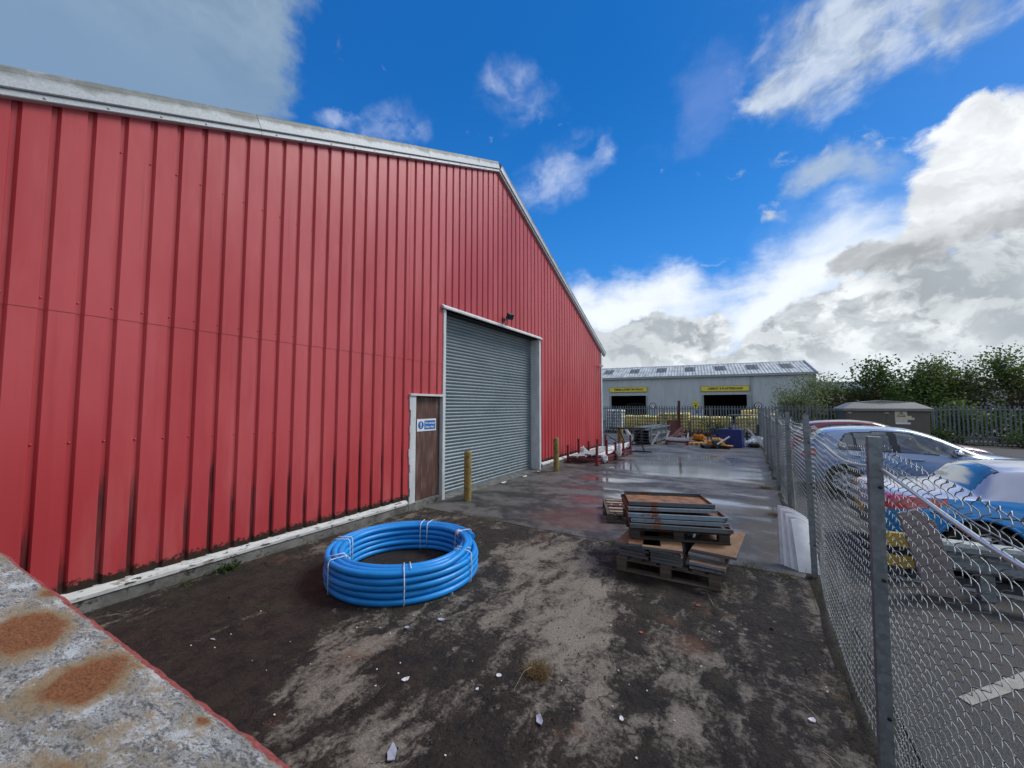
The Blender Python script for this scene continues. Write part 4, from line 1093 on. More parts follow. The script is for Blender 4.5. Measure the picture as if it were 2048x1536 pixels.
for xx, lab in ((-16.31, 'round white sign with dark ring between the two loading doors'), (-5.3, 'round white sign with dark ring beside the grey downpipe')):
    t = thing('round_sign', lab, 'sign', on_front(xx, -.10, 1.92), GA, 'round signs on the grey warehouse')
    MB().lathe([(0, -.02), (.36, -.02), (.36, .02)], (0, 0, 0), 'y', 28, 0, False).build('sign_disc', 'sign_white', t, 0, False)
    MB().lathe([(.30, -.025), (.38, -.025), (.38, .022), (.30, -.019)], (0, 0, 0), 'y', 28, 0, False).build('ring', 'maroon', t, 0, False)
    MB().tube([(.14 * math.cos(a), -.025, .02 + .15 * math.sin(a)) for a in [i * math.pi / 8 for i in range(9)]] + [(-.14, -.025, -.12)], .028, 6).tube([(.14, -.025, .02), (.14, -.025, -.12)], .028, 6).build('symbol', 'sign_black', t, 0, False)
t = thing('warning_sign', 'square yellow sign with dark markings to the left of the cement door', 'sign', on_front(-11.55, -.10, 2.0), GA)
MB().bx((-.34, -.02, -.42), (.34, .02, .42)).build('sign_plate', 'sign_yellow', t, 0, False)
MB().prism([(-.18, .04), (.18, .04), (0, -.26)], 'y', -.026, -.0205).bx((-.26, -.026, .20), (.26, -.0205, .26)).build('symbol', 'sign_black', t, 0, False)
# dark shape inside the timber door: a parked fork-lift frame
fk = MB(); fk.bar((-1, 0, 2.1), (1.0, 0, 2.15), .08, .08); fk.bar((-1, 0, 0), (-.9, 0, 2.1), .08, .08); fk.bar((1, 0, 0), (1, 0, 2.1), .08, .08); fk.bx((-1, -.3, 0), (1, .8, 1.1))
single(fk, 'forklift_truck', 'dark fork-lift truck inside the timber loading door', 'forklift', 'black_steel', on_front(-18.6, 1.2, 0.05), GA)

# ================================================================= PALLET LOADS BEHIND THE PALISADE
def load(x, y, wd, dp_, layers, m_, label, lh=.22, rz=.1):
    t = thing('pallet_load', label, 'pallet load', (x, y, -.05), rz, 'bagged loads behind the palisade fence')
    pm = MB()
    for i in range(3): pm.bx((-wd / 2 + i * (wd - .1) / 2, -dp_ / 2, 0), (-wd / 2 + i * (wd - .1) / 2 + .1, dp_ / 2, .10))
    pm.bx((-wd / 2, -dp_ / 2, .10), (wd / 2, dp_ / 2, .13)); pm.build('pallet', 'dark_pallet_wood', t, 0, False)
    bm_ = MB(); r_ = random.Random(int(x * 100) + 5)
    for l in range(layers):
        nb = max(2, int(wd / .55)); off = r_.uniform(-.04, .04)
        for i in range(nb):
            cx = -wd / 2 + (i + .5) * wd / nb + off; w2 = wd / nb * .54; z0 = .13 + l * lh
            sg = r_.uniform(-.02, .03)
            def bf(a, b_):
                th_ = 2 * math.pi * a / 14; ph = -math.pi / 2 + math.pi * b_ / 7
                c_, s_ = math.cos(th_), math.sin(th_); e = lambda v, k: math.copysign(abs(v) ** k, v)
                return (cx + w2 * e(c_, .45) * e(math.cos(ph), .35), dp_ * .53 * e(s_, .45) * e(math.cos(ph), .35), z0 + lh * .5 + (lh * .55 + sg) * e(math.sin(ph), .6) + .02 * mnoise.noise(Vector((cx * 5 + c_, s_ * 2 + l, 1))))
            bm_.grid(bf, 14, 8, 0, True, True)
    bm_.build('bag_stack', m_, t, 0, False)
ld = [(-8.15, 28.0, 1.15, 1.1, 7, 'white_bags', 'tall white bagged load seen beside the corner of the red wall'),
      (-7.2, 29.2, 1.2, 1.1, 5, 'yellow_bags', 'yellow bagged load just right of the tall white load'),
      (-6.0, 28.9, 1.2, 1.1, 5, 'yellow_bags', 'yellow bagged load behind the front of the channel bundle'),
      (-4.8, 29.4, 1.15, 1.1, 6, 'yellow_bags', 'yellow bagged load left of the tall red post'),
      (-3.75, 29.0, 1.0, 1.1, 6, 'yellow_bags', 'yellow bagged load directly behind the tall red post'),
      (-2.75, 29.4, 1.05, 1.1, 5, 'white_bags', 'white load just right of the tall red post'),
      (-2.5, 28.4, 1.3, .9, 5, 'yellow_bags', 'yellow bagged load in front of the white load'),
      (-1.45, 29.3, 1.15, 1.1, 5, 'yellow_bags', 'yellow bagged load left of the gap before the trolley rails'),
      (.15, 29.2, 1.3, 1.1, 5, 'yellow_bags', 'yellow bagged load behind the trolley rails'),
      (.35, 30.4, 1.2, 1.1, 7, 'yellow_bags', 'tallest yellow bagged load, rising above the trolley rails'),
      (1.25, 29.0, .8, 1.0, 6, 'yellow_bags', 'narrow orange yellow load beside the end of the chain-link fence')]
for i, (x, y, a, b, l, m_, lab) in enumerate(ld): load(x, y, a, b, l, m_, lab, .215, rnd.uniform(-.08, .12))
t = thing('load_label', 'white board with blue lettering marks hung on the fence below the yellow sign', 'sign', (-2.55, 27.45, 1.48), .12)
MB().bx((-.28, -.01, -.22), (.28, .01, .22)).build('board', 'sign_white', t, 0, False)
text('E3', .26, 'sign_blue', t, (-.02, -.013, 0), (math.pi / 2, 0, 0), .004, .28)

# ================================================================= THINGS AT THE BACK OF THE YARD
# red stillage with long profiles
ang = math.atan2(15.2 - 11.75, -3.82 + 4.02) - math.pi / 2
st = thing('stillage', 'dark red steel post stillage of long white profiles along the red wall', 'stillage', (-5.02, 11.80, 0), R(-3))
SLn = 3.45; SWd = 1.0
fr = MB()
for x in (0, SWd): fr.bar((x, 0, .16), (x, SLn, .16), .05, .07)
for x in (0, SWd): fr.bar((x, 0, .045), (x, SLn, .045), .04, .03)
for i in range(9):
    for x in (0, SWd): fr.bar((x, i * SLn / 8, .03), (x, (i + (.5 if i < 8 else 0)) * SLn / 8, .15), .02, .02)
fr.build('side_rail', 'red_steel', st, 0, False)
for i in range(4): MB().bar((0, .02 + i * (SLn - .04) / 3, .14), (SWd, .02 + i * (SLn - .04) / 3, .14), .06, .06).build('cross_bar', 'red_steel', st, 0, False)
for x in (0, SWd):
    for i in range(5):
        yy = .02 + i * (SLn - .04) / 4
        u = MB(); u.bx((x - .032, yy - .032, 0), (x + .032, yy + .032, .58 + .14 * (i in (1, 4)) + .02 * x)); u.bx((x - .07, yy - .06, -.002), (x + .07, yy + .06, .03)); u.build('upright', 'red_steel', st, .003, False)
def profile(i, x0, y0, x1, y1, w_, h, z, m_, lab):
    b = MB(); L = math.hypot(x1 - x0, y1 - y0); b.bx((-w_ / 2, 0, 0), (w_ / 2, L, .008)); b.bx((-w_ / 2, 0, .0081), (-w_ / 2 + .008, L, h)); b.bx((w_ / 2 - .008, 0, .0081), (w_ / 2, L, h)); b.bx((-w_ / 2 + .009, 0, h * .72), (w_ / 2 - .009, L, h * .9))
    single(b, 'long_profile', lab, 'profile', m_, (x0, y0, z), 0, 'long profiles in the red stillage', 0, (R(1.5), R(rnd.uniform(-6, 6)), math.atan2(y1 - y0, x1 - x0) - math.pi / 2))
pl_ = [(-4.80, 11.75, -4.50, 15.1, .24, .05, .19, 'grey_profile', 'wide grey profile nearest the red wall in the stillage'), (-4.55, 11.85, -4.30, 15.2, .24, .05, .20, 'grey_profile', 'wide grey profile second from the wall in the stillage'),
       (-4.40, 12.0, -4.15, 15.3, .22, .05, .25, 'grey_profile', 'wide grey profile lying on top in the stillage'), (-4.30, 12.5, -4.05, 15.4, .20, .05, .20, 'white_plastic', 'white profile in the middle of the stillage'),
       (-4.12, 12.3, -4.00, 15.4, .18, .05, .21, 'white_plastic', 'white profile along the open side of the stillage'), (-4.2, 13.3, -3.92, 15.4, .10, .08, .30, 'white_plastic', 'narrow white profile lying highest in the stillage')]
for i, a in enumerate(pl_): profile(i, *a)
def crumple(name, label, cat, m_, loc, sx, sy, sz, seed, group=None, sharp=1.0, smooth=True):
    b = MB(); rr = random.Random(seed)
    def f(a, c):
        th_ = 2 * math.pi * a / 18; ph = -math.pi / 2 + math.pi * c / 11
        d0 = Vector((math.cos(th_) * math.cos(ph), math.sin(th_) * math.cos(ph), math.sin(ph)))
        k = 1 + .45 * sharp * mnoise.noise(d0 * 2.1 + Vector((seed, 0, 0))) + .22 * sharp * mnoise.noise(d0 * 5 + Vector((seed, 3, 0)))
        return (d0.x * sx * k, d0.y * sy * k, max(-.0, (d0.z * .5 + .5) * sz * k))
    b.grid(f, 18 if smooth else 9, 12, 0, False, True)
    return single(b, name, label, cat, m_, loc, rr.uniform(0, 6), group)
crumple('plastic_wrap', 'white plastic wrap bulging out of the near side of the stillage', 'plastic wrap', 'clear_wrap', (-3.93, 12.25, .03), .11, .09, .24, 3, 'white wrap on the stillage')
crumple('plastic_wrap', 'long white plastic wrap draped down the open side of the stillage', 'plastic wrap', 'clear_wrap', (-3.86, 13.55, .06), .11, .20, .42, 5, 'white wrap on the stillage')
crumple('plastic_wrap', 'small upright twist of white wrap against the red wall', 'plastic wrap', 'clear_wrap', (-4.9, 12.9, .12), .09, .10, .30, 8, 'white wrap on the stillage')
# black trestle
tr = thing('trestle', 'black steel trestle frame with long top bar beyond the red stillage', 'trestle', (-4.65, 16.15, 0), R(2))
MB().bar((-.3, 0, .92), (1.15, 0, .92), .06, .06).build('top_bar', 'black_steel', tr, 0, False)
for a, b in (((.1, 0, .9), (.45, 0, .02)), ((.95, 0, .9), (.45, 0, .05))): MB().bar(a, b, .045, .045, 0, (0, 1, 0)).build('leg', 'black_steel', tr, 0, False)
MB().bar((-.1, -.2, .3), (1.0, -.2, .3), .04, .05).build('brace', 'black_steel', tr, 0, False)
MB().bar((1.0, -.1, .35), (1.13, -.1, .03), .04, .04, 0, (0, 1, 0)).build('leg', 'black_steel', tr, 0, False)
MB().bar((.5, -.1, .025), (1.4, -.1, .025), .05, .045).build('foot_bar', 'black_steel', tr, 0, False)
MB().bar((-.5, .3, .6), (.35, .3, .1), .035, .035, 0, (0, 1, 0)).build('brace', 'black_steel', tr, 0, False)
# bundle of galvanised channels, running away to the right
ca = math.atan2(4.0, .30); cx0, cy0 = -4.76, 19.30
chn = 0
for rw in range(5):
    for cl_ in range(2 if rw < 4 else 2):
        L = 3.6 + rnd.uniform(-.15, .15); w_, h = .36, .13
        b = MB(); b.bx((-w_ / 2, 0, 0), (w_ / 2, L, .012)); b.bx((-w_ / 2, 0, .0121), (-w_ / 2 + .012, L, h)); b.bx((w_ / 2 - .012, 0, .0121), (w_ / 2, L, h)); b.bx((-w_ / 2 + .013, 0, h - .012), (-w_ / 2 + .10, L, h)); b.bx((w_ / 2 - .10, 0, h - .012), (w_ / 2 - .013, L, h))
        off = (.20 + cl_ * .40) ; dj = rnd.uniform(-.06, .10)
        x = cx0 + off * math.sin(ca) + dj * math.cos(ca) ; y = cy0 - off * math.cos(ca) * .4 + dj * math.sin(ca)
        word = ['bottom', 'second', 'third', 'fourth', 'topmost'][rw]
        lab = f'galvanised channel, {word} of the {["left", "right"][cl_]} pile in the bundle before the palisade' if rw in (0, 4) else f'galvanised channel, {word} from the bottom in the {["left", "right"][cl_]} pile of the bundle'
        single(b, 'steel_channel', lab, 'channel', 'steel_channel', (x, y, .10 + rw * .145), ca - math.pi / 2 + R(rnd.uniform(-1.5, 1.5)), 'galvanised channels in a bundle')
for i, (dx_, tl) in enumerate(((-.12, -35), (-.12, -28), (.62, 30))):
    b = MB(); b.bx((-.05, -.04, 0), (.05, .04, .70)); single(b, 'steel_offcut', ['short pale offcut leaning on the left end of the channel bundle', 'second short offcut leaning lower at the left end of the channel bundle', 'pale offcut leaning on the right front corner of the channel bundle'][i], 'offcut', 'grey_white', (cx0 + dx_ + (.28 if tl > 0 else .2), cy0 - .12 - .1 * (i == 1), .02 + .16 * (i == 0)), 0, 'offcuts by the channel bundle', .004, (0, R(tl), R(10)))
crate = MB()
for i in range(4):
    for zz in (.12, .45, .78): crate.bar((0, i * .95, zz), (.0, (i + .92) * .95, zz), .03, .05)
    crate.bar((0, i * .95, 0), (0, i * .95, .86), .05, .05)
for i in range(9): crate.bar((0, .2 + i * .42, .12), (0, .2 + i * .42, .80), .012, .012)
single(crate, 'steel_crate', 'long grey steel side frame closing the right of the channel bundle', 'crate', 'galvanised', (cx0 + .86, cy0 - .05, 0), ca - math.pi / 2)
for i, yy in enumerate((.5, 3.0)):
    b = MB(); b.bx((0, 0, 0), (1.0, .10, .095)); single(b, 'timber_bearer', ['front timber bearer under the channel bundle', 'rear timber bearer under the channel bundle'][i], 'timber', 'dark_pallet_wood', (cx0 + yy * math.cos(ca) - .02, cy0 + yy * math.sin(ca), 0), ca - math.pi / 2)
# low red stillage with brown boards
s2 = thing('stillage', 'low dark red stillage with white front rail holding brown boards', 'stillage', (-3.34, 19.75, 0), R(4))
MB().bx((0, 0, .22), (1.02, .07, .34)).build('front_rail', 'grey_white', s2, .006, False)
f2 = MB(); f2.bar((.04, .1, .14), (.98, .1, .14), .06, .08); f2.bar((.04, 1.6, .14), (.98, 1.6, .14), .06, .08); f2.bar((.03, .05, .14), (.03, 1.65, .14), .06, .08); f2.bar((.99, .05, .14), (.99, 1.65, .14), .06, .08); f2.build('base_frame', 'red_steel', s2, 0, False)
for x in (.05, .97):
    MB().bx((x - .045, .0, 0), (x + .045, .09, .22)).build('foot', 'red_steel', s2, 0, False)
    MB().bar((x, .0, .34), (x + (.10 if x < .5 else .04), .1, .58), .06, .05, 0, (0, 1, 0)).build('corner_post', 'grey_white', s2, 0, False)
for i, (a, b_, lab) in enumerate((((.25, .3, .34), (.72, .9, .80), 'brown board propped highest in the low red stillage'), ((.2, .2, .33), (.85, .7, .50), 'brown board lying across the low red stillage'), ((.15, .5, .33), (.62, 1.2, .52), 'short brown board at the back of the low red stillage'))):
    b = MB(); b.bar(a, b_, .22, .035); single(b, 'brown_board', lab, 'board', 'brown_red', (-3.34, 19.75, 0), R(4), 'brown boards in the low stillage')
b = MB(); b.bx((0, 0, 0), (.62, .04, 1.0)); single(b, 'square_board', 'square brown board standing against the tall red post', 'board', 'brown_red', (-4.02, 24.4, .02), R(12), None, .004, (R(-4), 0, R(12)))
b = MB(); b.bx((-.07, -.07, 0), (.07, .07, 2.15)); b.bx((-.16, -.16, 0), (.16, .16, .02)); b.bx((-.075, -.075, 2.15), (.075, .075, 2.165)); single(b, 'red_post', 'tall dark red steel post standing before the palisade fence', 'post', 'maroon', (-3.36, 24.6, 0), .1, None)
for i in range(5):
    b = MB(); b.box((0, 0, .25), (.09, .05, .50)); b.bx((-.06, -.04, 0), (.06, .04, .02)); single(b, 'red_upright', 'short dark red steel upright in the row right of the tall post', 'upright', 'maroon', (-2.95 + i * .21, 24.1 + .1 * (i % 2), 0), .1 * i, 'short red uprights before the palisade')
# slats and orange sacks
for i in range(5):
    b = MB(); b.bx((-.05, -.42, 0), (.05, .42, .03)); b.bx((-.05, -.40, -.09), (.05, -.30, -.0005)); b.bx((-.05, .30, -.09), (.05, .40, -.0005))
    single(b, 'timber_batten', f'{ORD[i]} orange timber slat from the left on the ground by the red stillage', 'slat', 'orange_wood', (-2.22 + i * .20, 20.35 + .02 * i, .092), R(-28 + 3 * i), 'orange slats on the yard', .004)
crumple('orange_sack', 'orange sack slumped behind the orange slats', 'sack', 'orange_plastic', (-2.15, 22.4, 0), .34, .2, .30, 12, 'orange sacks', 1.8, False)
crumple('orange_sack', 'smaller orange sack beside the blue upright rack', 'sack', 'orange_plastic', (-1.78, 22.1, 0), .2, .2, .30, 13, 'orange sacks', 1.9, False)
ur = thing('upright_rack', 'narrow upright rack, part red part blue, left of the blue board', 'rack', (-1.62, 20.9, 0), R(10))
for x, m_ in ((0, 'red_steel'), (.14, 'red_steel'), (.24, 'blue_board'), (.36, 'blue_board')): MB().bx((x, 0, 0), (x + .05, .06, .62 + (.28 if m_ == 'blue_board' else 0))).build('upright', m_, ur, .004, False)
for z in (.1, .4, .8): MB().bx((.20, .062, z), (.40, .09, z + .05)).build('rung', 'grey_white' if z > .3 else 'blue_board', ur, 0, False)
pallet('timber_pallet', 'small pallet of yellow offcuts in front of the blue board', 1.0, .8, .13, (-1.56, 18.75, 0), R(18), 'dark_pallet_wood')
rr = random.Random(5); o0 = Vector((-1.50, 18.85, .132))
offs = [('orange_plastic', .16, .24, .20, (.12, .2), 'orange block at the left end of the yellow offcut pallet'), ('dark_teal', .5, .42, .22, (.42, .25), 'dark green crate in the middle of the yellow offcut pallet'), ('orange_plastic', .34, .3, .26, (.40, .55), 'large orange block at the back of the yellow offcut pallet')]
for m_, a, b_, c_, (px_, py_), lab in offs:
    b = MB(); b.bx((-a / 2, -b_ / 2, 0), (a / 2, b_ / 2, c_)); b.bx((-a / 2 - .012, -b_ / 2 - .012, c_ * .8), (a / 2 + .012, b_ / 2 + .012, c_ * .92)); b.bx((-a / 2 + .03, -b_ / 2 + .03, c_), (a / 2 - .03, b_ / 2 - .03, c_ + .012))
    single(b, 'packing_crate', lab, 'crate', m_, tuple(o0 + Vector((px_, py_ + .05, 0))), R(rr.uniform(0, 30)), None, .01)
for i in range(6):
    b = MB(); b.tube([(0, 0, .0), (.30, .05, .02), (.48, .02, .30 + .03 * (i % 2))], .035, 8)
    single(b, 'plastic_tube', f'{ORD[i]} yellow tube from the left leaning on the offcut pallet', 'tube', 'yellow_plastic' if i % 2 else 'orange_plastic', (-.50 - .06 * i, 18.98 + .03 * i, .135), R(170 + 4 * i), 'yellow tubes on the offcut pallet')
b = MB(); b.bar((0, 0, 0), (.48, .0, .34), .06, .02, 0, (0, 1, 0)); single(b, 'white_strip', 'white strip lying slantwise over the yellow offcuts', 'strip', 'white_plastic', (-1.08, 18.70, .22), R(12))
b = MB(); b.bx((0, 0, 0), (.94, .5, .80)); b.bx((.0, -.008, .02), (.93, -.0005, .78)); b.bx((.06, .06, .80), (.88, .44, .81)); b.lathe([(0, .10), (.08, .10), (.09, .0)], (.45, .25, .811), 'z', 12)
single(b, 'blue_bin', 'dark blue steel bin standing behind the yellow offcuts', 'bin', 'blue_board', (-1.10, 19.95, 0), R(-10), None, .01)
# dark tilted frame and white waste heap
fr_ = thing('steel_rack', 'dark steel rack standing right of the blue bin', 'frame', (-.02, 21.5, 0), R(-3))
for x in (0, .46): MB().bx((x, 0, 0), (x + .08, .08, .98 if x else .62)).build('upright', 'black_steel', fr_, .004, False)
for z in (.08, .52): MB().bx((.081, .02, z), (.459, .06, z + .05)).build('crossbar', 'black_steel', fr_, 0, False)
crumple('waste_sack', 'crumpled white sack heaped against the chain-link fence', 'sack', 'clear_wrap', (.42, 20.9, 0), .24, .30, .44, 21, 'white waste sacks')
crumple('waste_sack', 'white sack slumped beside the dark steel frame', 'sack', 'clear_wrap', (.16, 20.7, 0), .18, .22, .32, 25, 'white waste sacks')
crumple('waste_sack', 'black sack at the foot of the white waste heap', 'sack', 'dark_plastic', (.30, 20.4, 0), .24, .16, .20, 29, 'white waste sacks')
b = MB(); b.bar((.0, 0, .85), (.62, -.1, .02), .07, .03, 0, (0, 1, 0)); single(b, 'plank', 'pale plank sloping across the white waste heap', 'plank', 'grey_white', (.05, 20.35, 0), 0)
tl = thing('trolley', 'galvanised tubular trolley frame behind the blue bin', 'trolley', (-.85, 23.2, 0), R(6))
MB().tube([(0, 0, .10), (0, 0, 1.12), (.03, 0, 1.30), (.14, 0, 1.38), (1.25, 0, 1.38), (1.32, 0, 1.30), (1.32, 0, .10)], .028, 8).build('hoop', 'galvanised', tl, 0, False)
for z in (.35, .75, 1.08): MB().tube([(0, 0, z), (1.32, 0, z)], .022, 6).build('rail', 'galvanised', tl, 0, False)
for x in (0, 1.32): MB().lathe([(0, -.03), (.08, -.03), (.09, 0), (.08, .03), (0, .03)], (x, 0, .09), 'y', 14).build('wheel', 'tyre_rubber', tl, 0, False)

# ================================================================= CABINET
kb = thing('substation_cabinet', 'brown fibreglass electricity cabinet with hipped roof at the back of the car park', 'cabinet', (4.22, 24.9, -.08), R(0))
KW, KD, KH = 2.98, 2.4, 1.74
w_ = MB(); w_.bx((.02, .02, 0), (KW - .02, KD, KH)); w_.build('wall', 'fibreglass', kb, .01, False)
rf = MB(); a = (-.10, -.10, KW + .10, KD + .1)
e0 = [(a[0], a[1]), (a[2], a[1]), (a[2], a[3]), (a[0], a[3])]; e1 = [(.38, .38), (KW - .38, .38), (KW - .38, KD - .38), (.38, KD - .38)]
lv = [(e0, KH - .06), (e0, KH + .06), ([(x * .985 + .02, y * .985 + .02) for x, y in e0], KH + .08), (e1, KH + .36)]
for pts_, z in lv:
    for x, y in pts_: rf.v.append(Vector((x, y, z)))
for l in range(3):
    for i in range(4): rf.face([l * 4 + i, l * 4 + (i + 1) % 4, l * 4 + 4 + (i + 1) % 4, l * 4 + 4 + i])
b = len(rf.v); rf.v += [Vector((KW / 2, .38, KH + .47)), Vector((KW / 2, KD - .38, KH + .47))]
rf.face([12, 13, b]); rf.face([13, 14, b + 1, b]); rf.face([14, 15, b + 1]); rf.face([15, 12, b, b + 1]); rf.face([3, 2, 1, 0])
rf.build('roof', 'fibreglass_roof', kb, .012, False)
for x0, x1 in ((.12, KW / 2 - .006), (KW / 2 + .006, KW - .30)): MB().bx((x0, .0, .10), (x1, .0195, KH - .10)).build('door', 'fibreglass', kb, .004, False)
for x in (.10, KW / 2 - .05): MB().bx((x, -.012, KH - .16), (x + .14, .0, KH - .12)).build('hinge', 'white_trim', kb, 0, False)
hs_ = thing('hazard_sign', 'cream hazard sign with black triangle on the brown cabinet', 'sign', (4.22 + KW / 2 + .52, 24.888, 1.33))
MB().bx((-.22, -.004, -.24), (.20, .004, .26)).bx((.201, -.004, -.12), (.34, .004, .06)).bx((.341, -.004, -.12), (.44, .004, -.02)).build('sign_plate', 'label_cream', hs_, 0, False)
MB().tube([(-.14, -.006, .04), (.14, -.006, .04), (0, -.006, .22)], .020, 4, 0, True).prism([(.01, .16), (-.03, .10), (.0, .105), (-.01, .055), (.03, .12), (.0, .115)], 'y', -.007, -.0045).build('symbol', 'sign_black', hs_, 0, False)
MB().bx((-.21, -.006, -.33), (.30, .004, -.245)).build('white_strip', 'sign_white', hs_, 0, False)

# ================================================================= CRASH BARRIER, MARKER AND PLANK
ar = thing('crash_barrier', 'corrugated grey steel crash barrier in front of the blue car', 'crash barrier', (1.5, 5.75, -.08))
z0 = .26; pf = [(.0, 0), (-.045, .02), (-.075, .05), (-.075, .10), (-.01, .135), (.0, .155), (-.01, .175), (-.075, .21), (-.075, .26), (-.045, .29), (0, .31)]
am = MB(); am.grid(lambda i, j: (-.02 + 3.6 * i / 12, pf[j][0] + .012 * math.sin(i * .9), z0 + pf[j][1]), 13, len(pf), 0, False); am.grid(lambda i, j: (-.02 + 3.6 * i / 12, pf[j][0] + .004 + .012 * math.sin(i * .9), z0 + pf[j][1]), 13, len(pf), 0, False)
for x in (.5, 2.1): am.lathe([(0, -.02), (.02, -.016), (.024, 0)], (x, 0, z0 + .155), 'y', 10)
am.build('beam', 'galvanised', ar, 0, False)
for x in (.45, 2.05): MB().bx((x, .03, 0), (x + .10, .13, .60)).build('post', 'galvanised', ar, 0, False)
b = MB(); b.prism([(-.13, 0), (.13, 0), (.13, .76), (.02, .90), (-.13, .88)], 'y', -.022, .022)
single(b, 'wooden_board', 'greyish pink wooden board leaning at the end of the crash barrier', 'board', 'plank_wood', (1.66, 5.70, -.07), 0, None, .004, (R(8), R(-15), R(4)))
mk = thing('marker_board', 'yellow and black marker board behind the leaning wooden board', 'marker', (1.40, 6.02, -.06), R(4))
MB().bx((-.12, -.02, .12), (.14, .02, .245)).bx((-.12, -.02, .34), (.14, .02, .49)).build('yellow_panel', 'yellow_plastic', mk, .004, False)
MB().bx((-.12, -.018, .2455), (.14, .018, .3395)).build('black_band', 'dark_plastic', mk, 0, False)
for x in (-.10, .07): MB().bx((x, .021, 0), (x + .05, .06, .48)).build('leg', 'dark_plastic', mk, 0, False)
# ================================================================= CARS
def pchip(xs, ys):
    n = len(xs); h = [xs[i + 1] - xs[i] for i in range(n - 1)]; dl = [(ys[i + 1] - ys[i]) / h[i] for i in range(n - 1)]
    m = [dl[0]] + [0] * (n - 2) + [dl[-1]]
    for i in range(1, n - 1):
        if dl[i - 1] * dl[i] > 0:
            w1, w2 = 2 * h[i] + h[i - 1], h[i] + 2 * h[i - 1]; m[i] = (w1 + w2) / (w1 / dl[i - 1] + w2 / dl[i])
    def f(x):
        x = max(xs[0], min(xs[-1], x)); i = 0
        while i < n - 2 and x > xs[i + 1]: i += 1
        t = (x - xs[i]) / h[i]
        return ((1 + 2 * t) * (1 - t) ** 2 * ys[i] + t * (1 - t) ** 2 * h[i] * m[i] + t * t * (3 - 2 * t) * ys[i + 1] + t * t * (t - 1) * h[i] * m[i + 1])
    return f
def inpoly(x, y, P):
    c = False; j = len(P) - 1
    for i in range(len(P)):
        (x1, y1), (x2, y2) = P[i], P[j]
        if (y1 > y) != (y2 > y) and x < (x2 - x1) * (y - y1) / (y2 - y1) + x1: c = not c
        j = i
    return c
class Car:
    """body skin lofted over stations; faces sorted into paint, glass, lamps and trim by where they lie"""
    def __init__(s, st):
        X = [a[0] for a in st]
        s.L = X[-1]; s.F = [pchip(X, [a[i] for a in st]) for i in range(1, 10)]
    def sec(s, x):
        zb, wb, zm, wm, zs, ws, zt, wt, zr = [f(x) for f in s.F]
        return [(0, zb), (wb * .55, zb), (wb, zb + .02), ((wb + wm) / 2 + .02, zb + (zm - zb) * .38), (wm, zm), ((wm + ws) / 2 + .012, (zm + zs) / 2 + .02), (ws, zs), (ws + (wt - ws) * .5 + .006, zs + (zt - zs) * .52), (wt, zt), (wt * .80, zt + (zr - zt) * .52), (wt * .45, zt + (zr - zt) * .88), (0, zr)]
    def pt(s, x, t):
        P = s.sec(x); n = len(P); i = min(int(t), n - 2); u = t - i
        p0 = P[max(i - 1, 0)] if i > 0 else (-P[1][0], P[1][1]); p1, p2 = P[i], P[i + 1]; p3 = P[i + 2] if i + 2 < n else (-P[n - 2][0], P[n - 2][1])
        return tuple(.5 * (2 * p1[k] + (p2[k] - p0[k]) * u + (2 * p0[k] - 5 * p1[k] + 4 * p2[k] - p3[k]) * u * u + (3 * p1[k] - p0[k] - 3 * p2[k] + p3[k]) * u ** 3) for k in (0, 1))
    def side(s, x, z):
        """half width where the flank reaches height z"""
        lo, hi = 2.0, 9.0
        for _ in range(24):
            m = (lo + hi) / 2
            if s.pt(x, m)[1] < z: lo = m
            else: hi = m
        return s.pt(x, lo)[0]
    def top(s, x, w):
        lo, hi = 7.0, 11.0
        for _ in range(24):
            m = (lo + hi) / 2
            if s.pt(x, m)[0] > w: lo = m
            else: hi = m
        return s.pt(x, lo)[1]
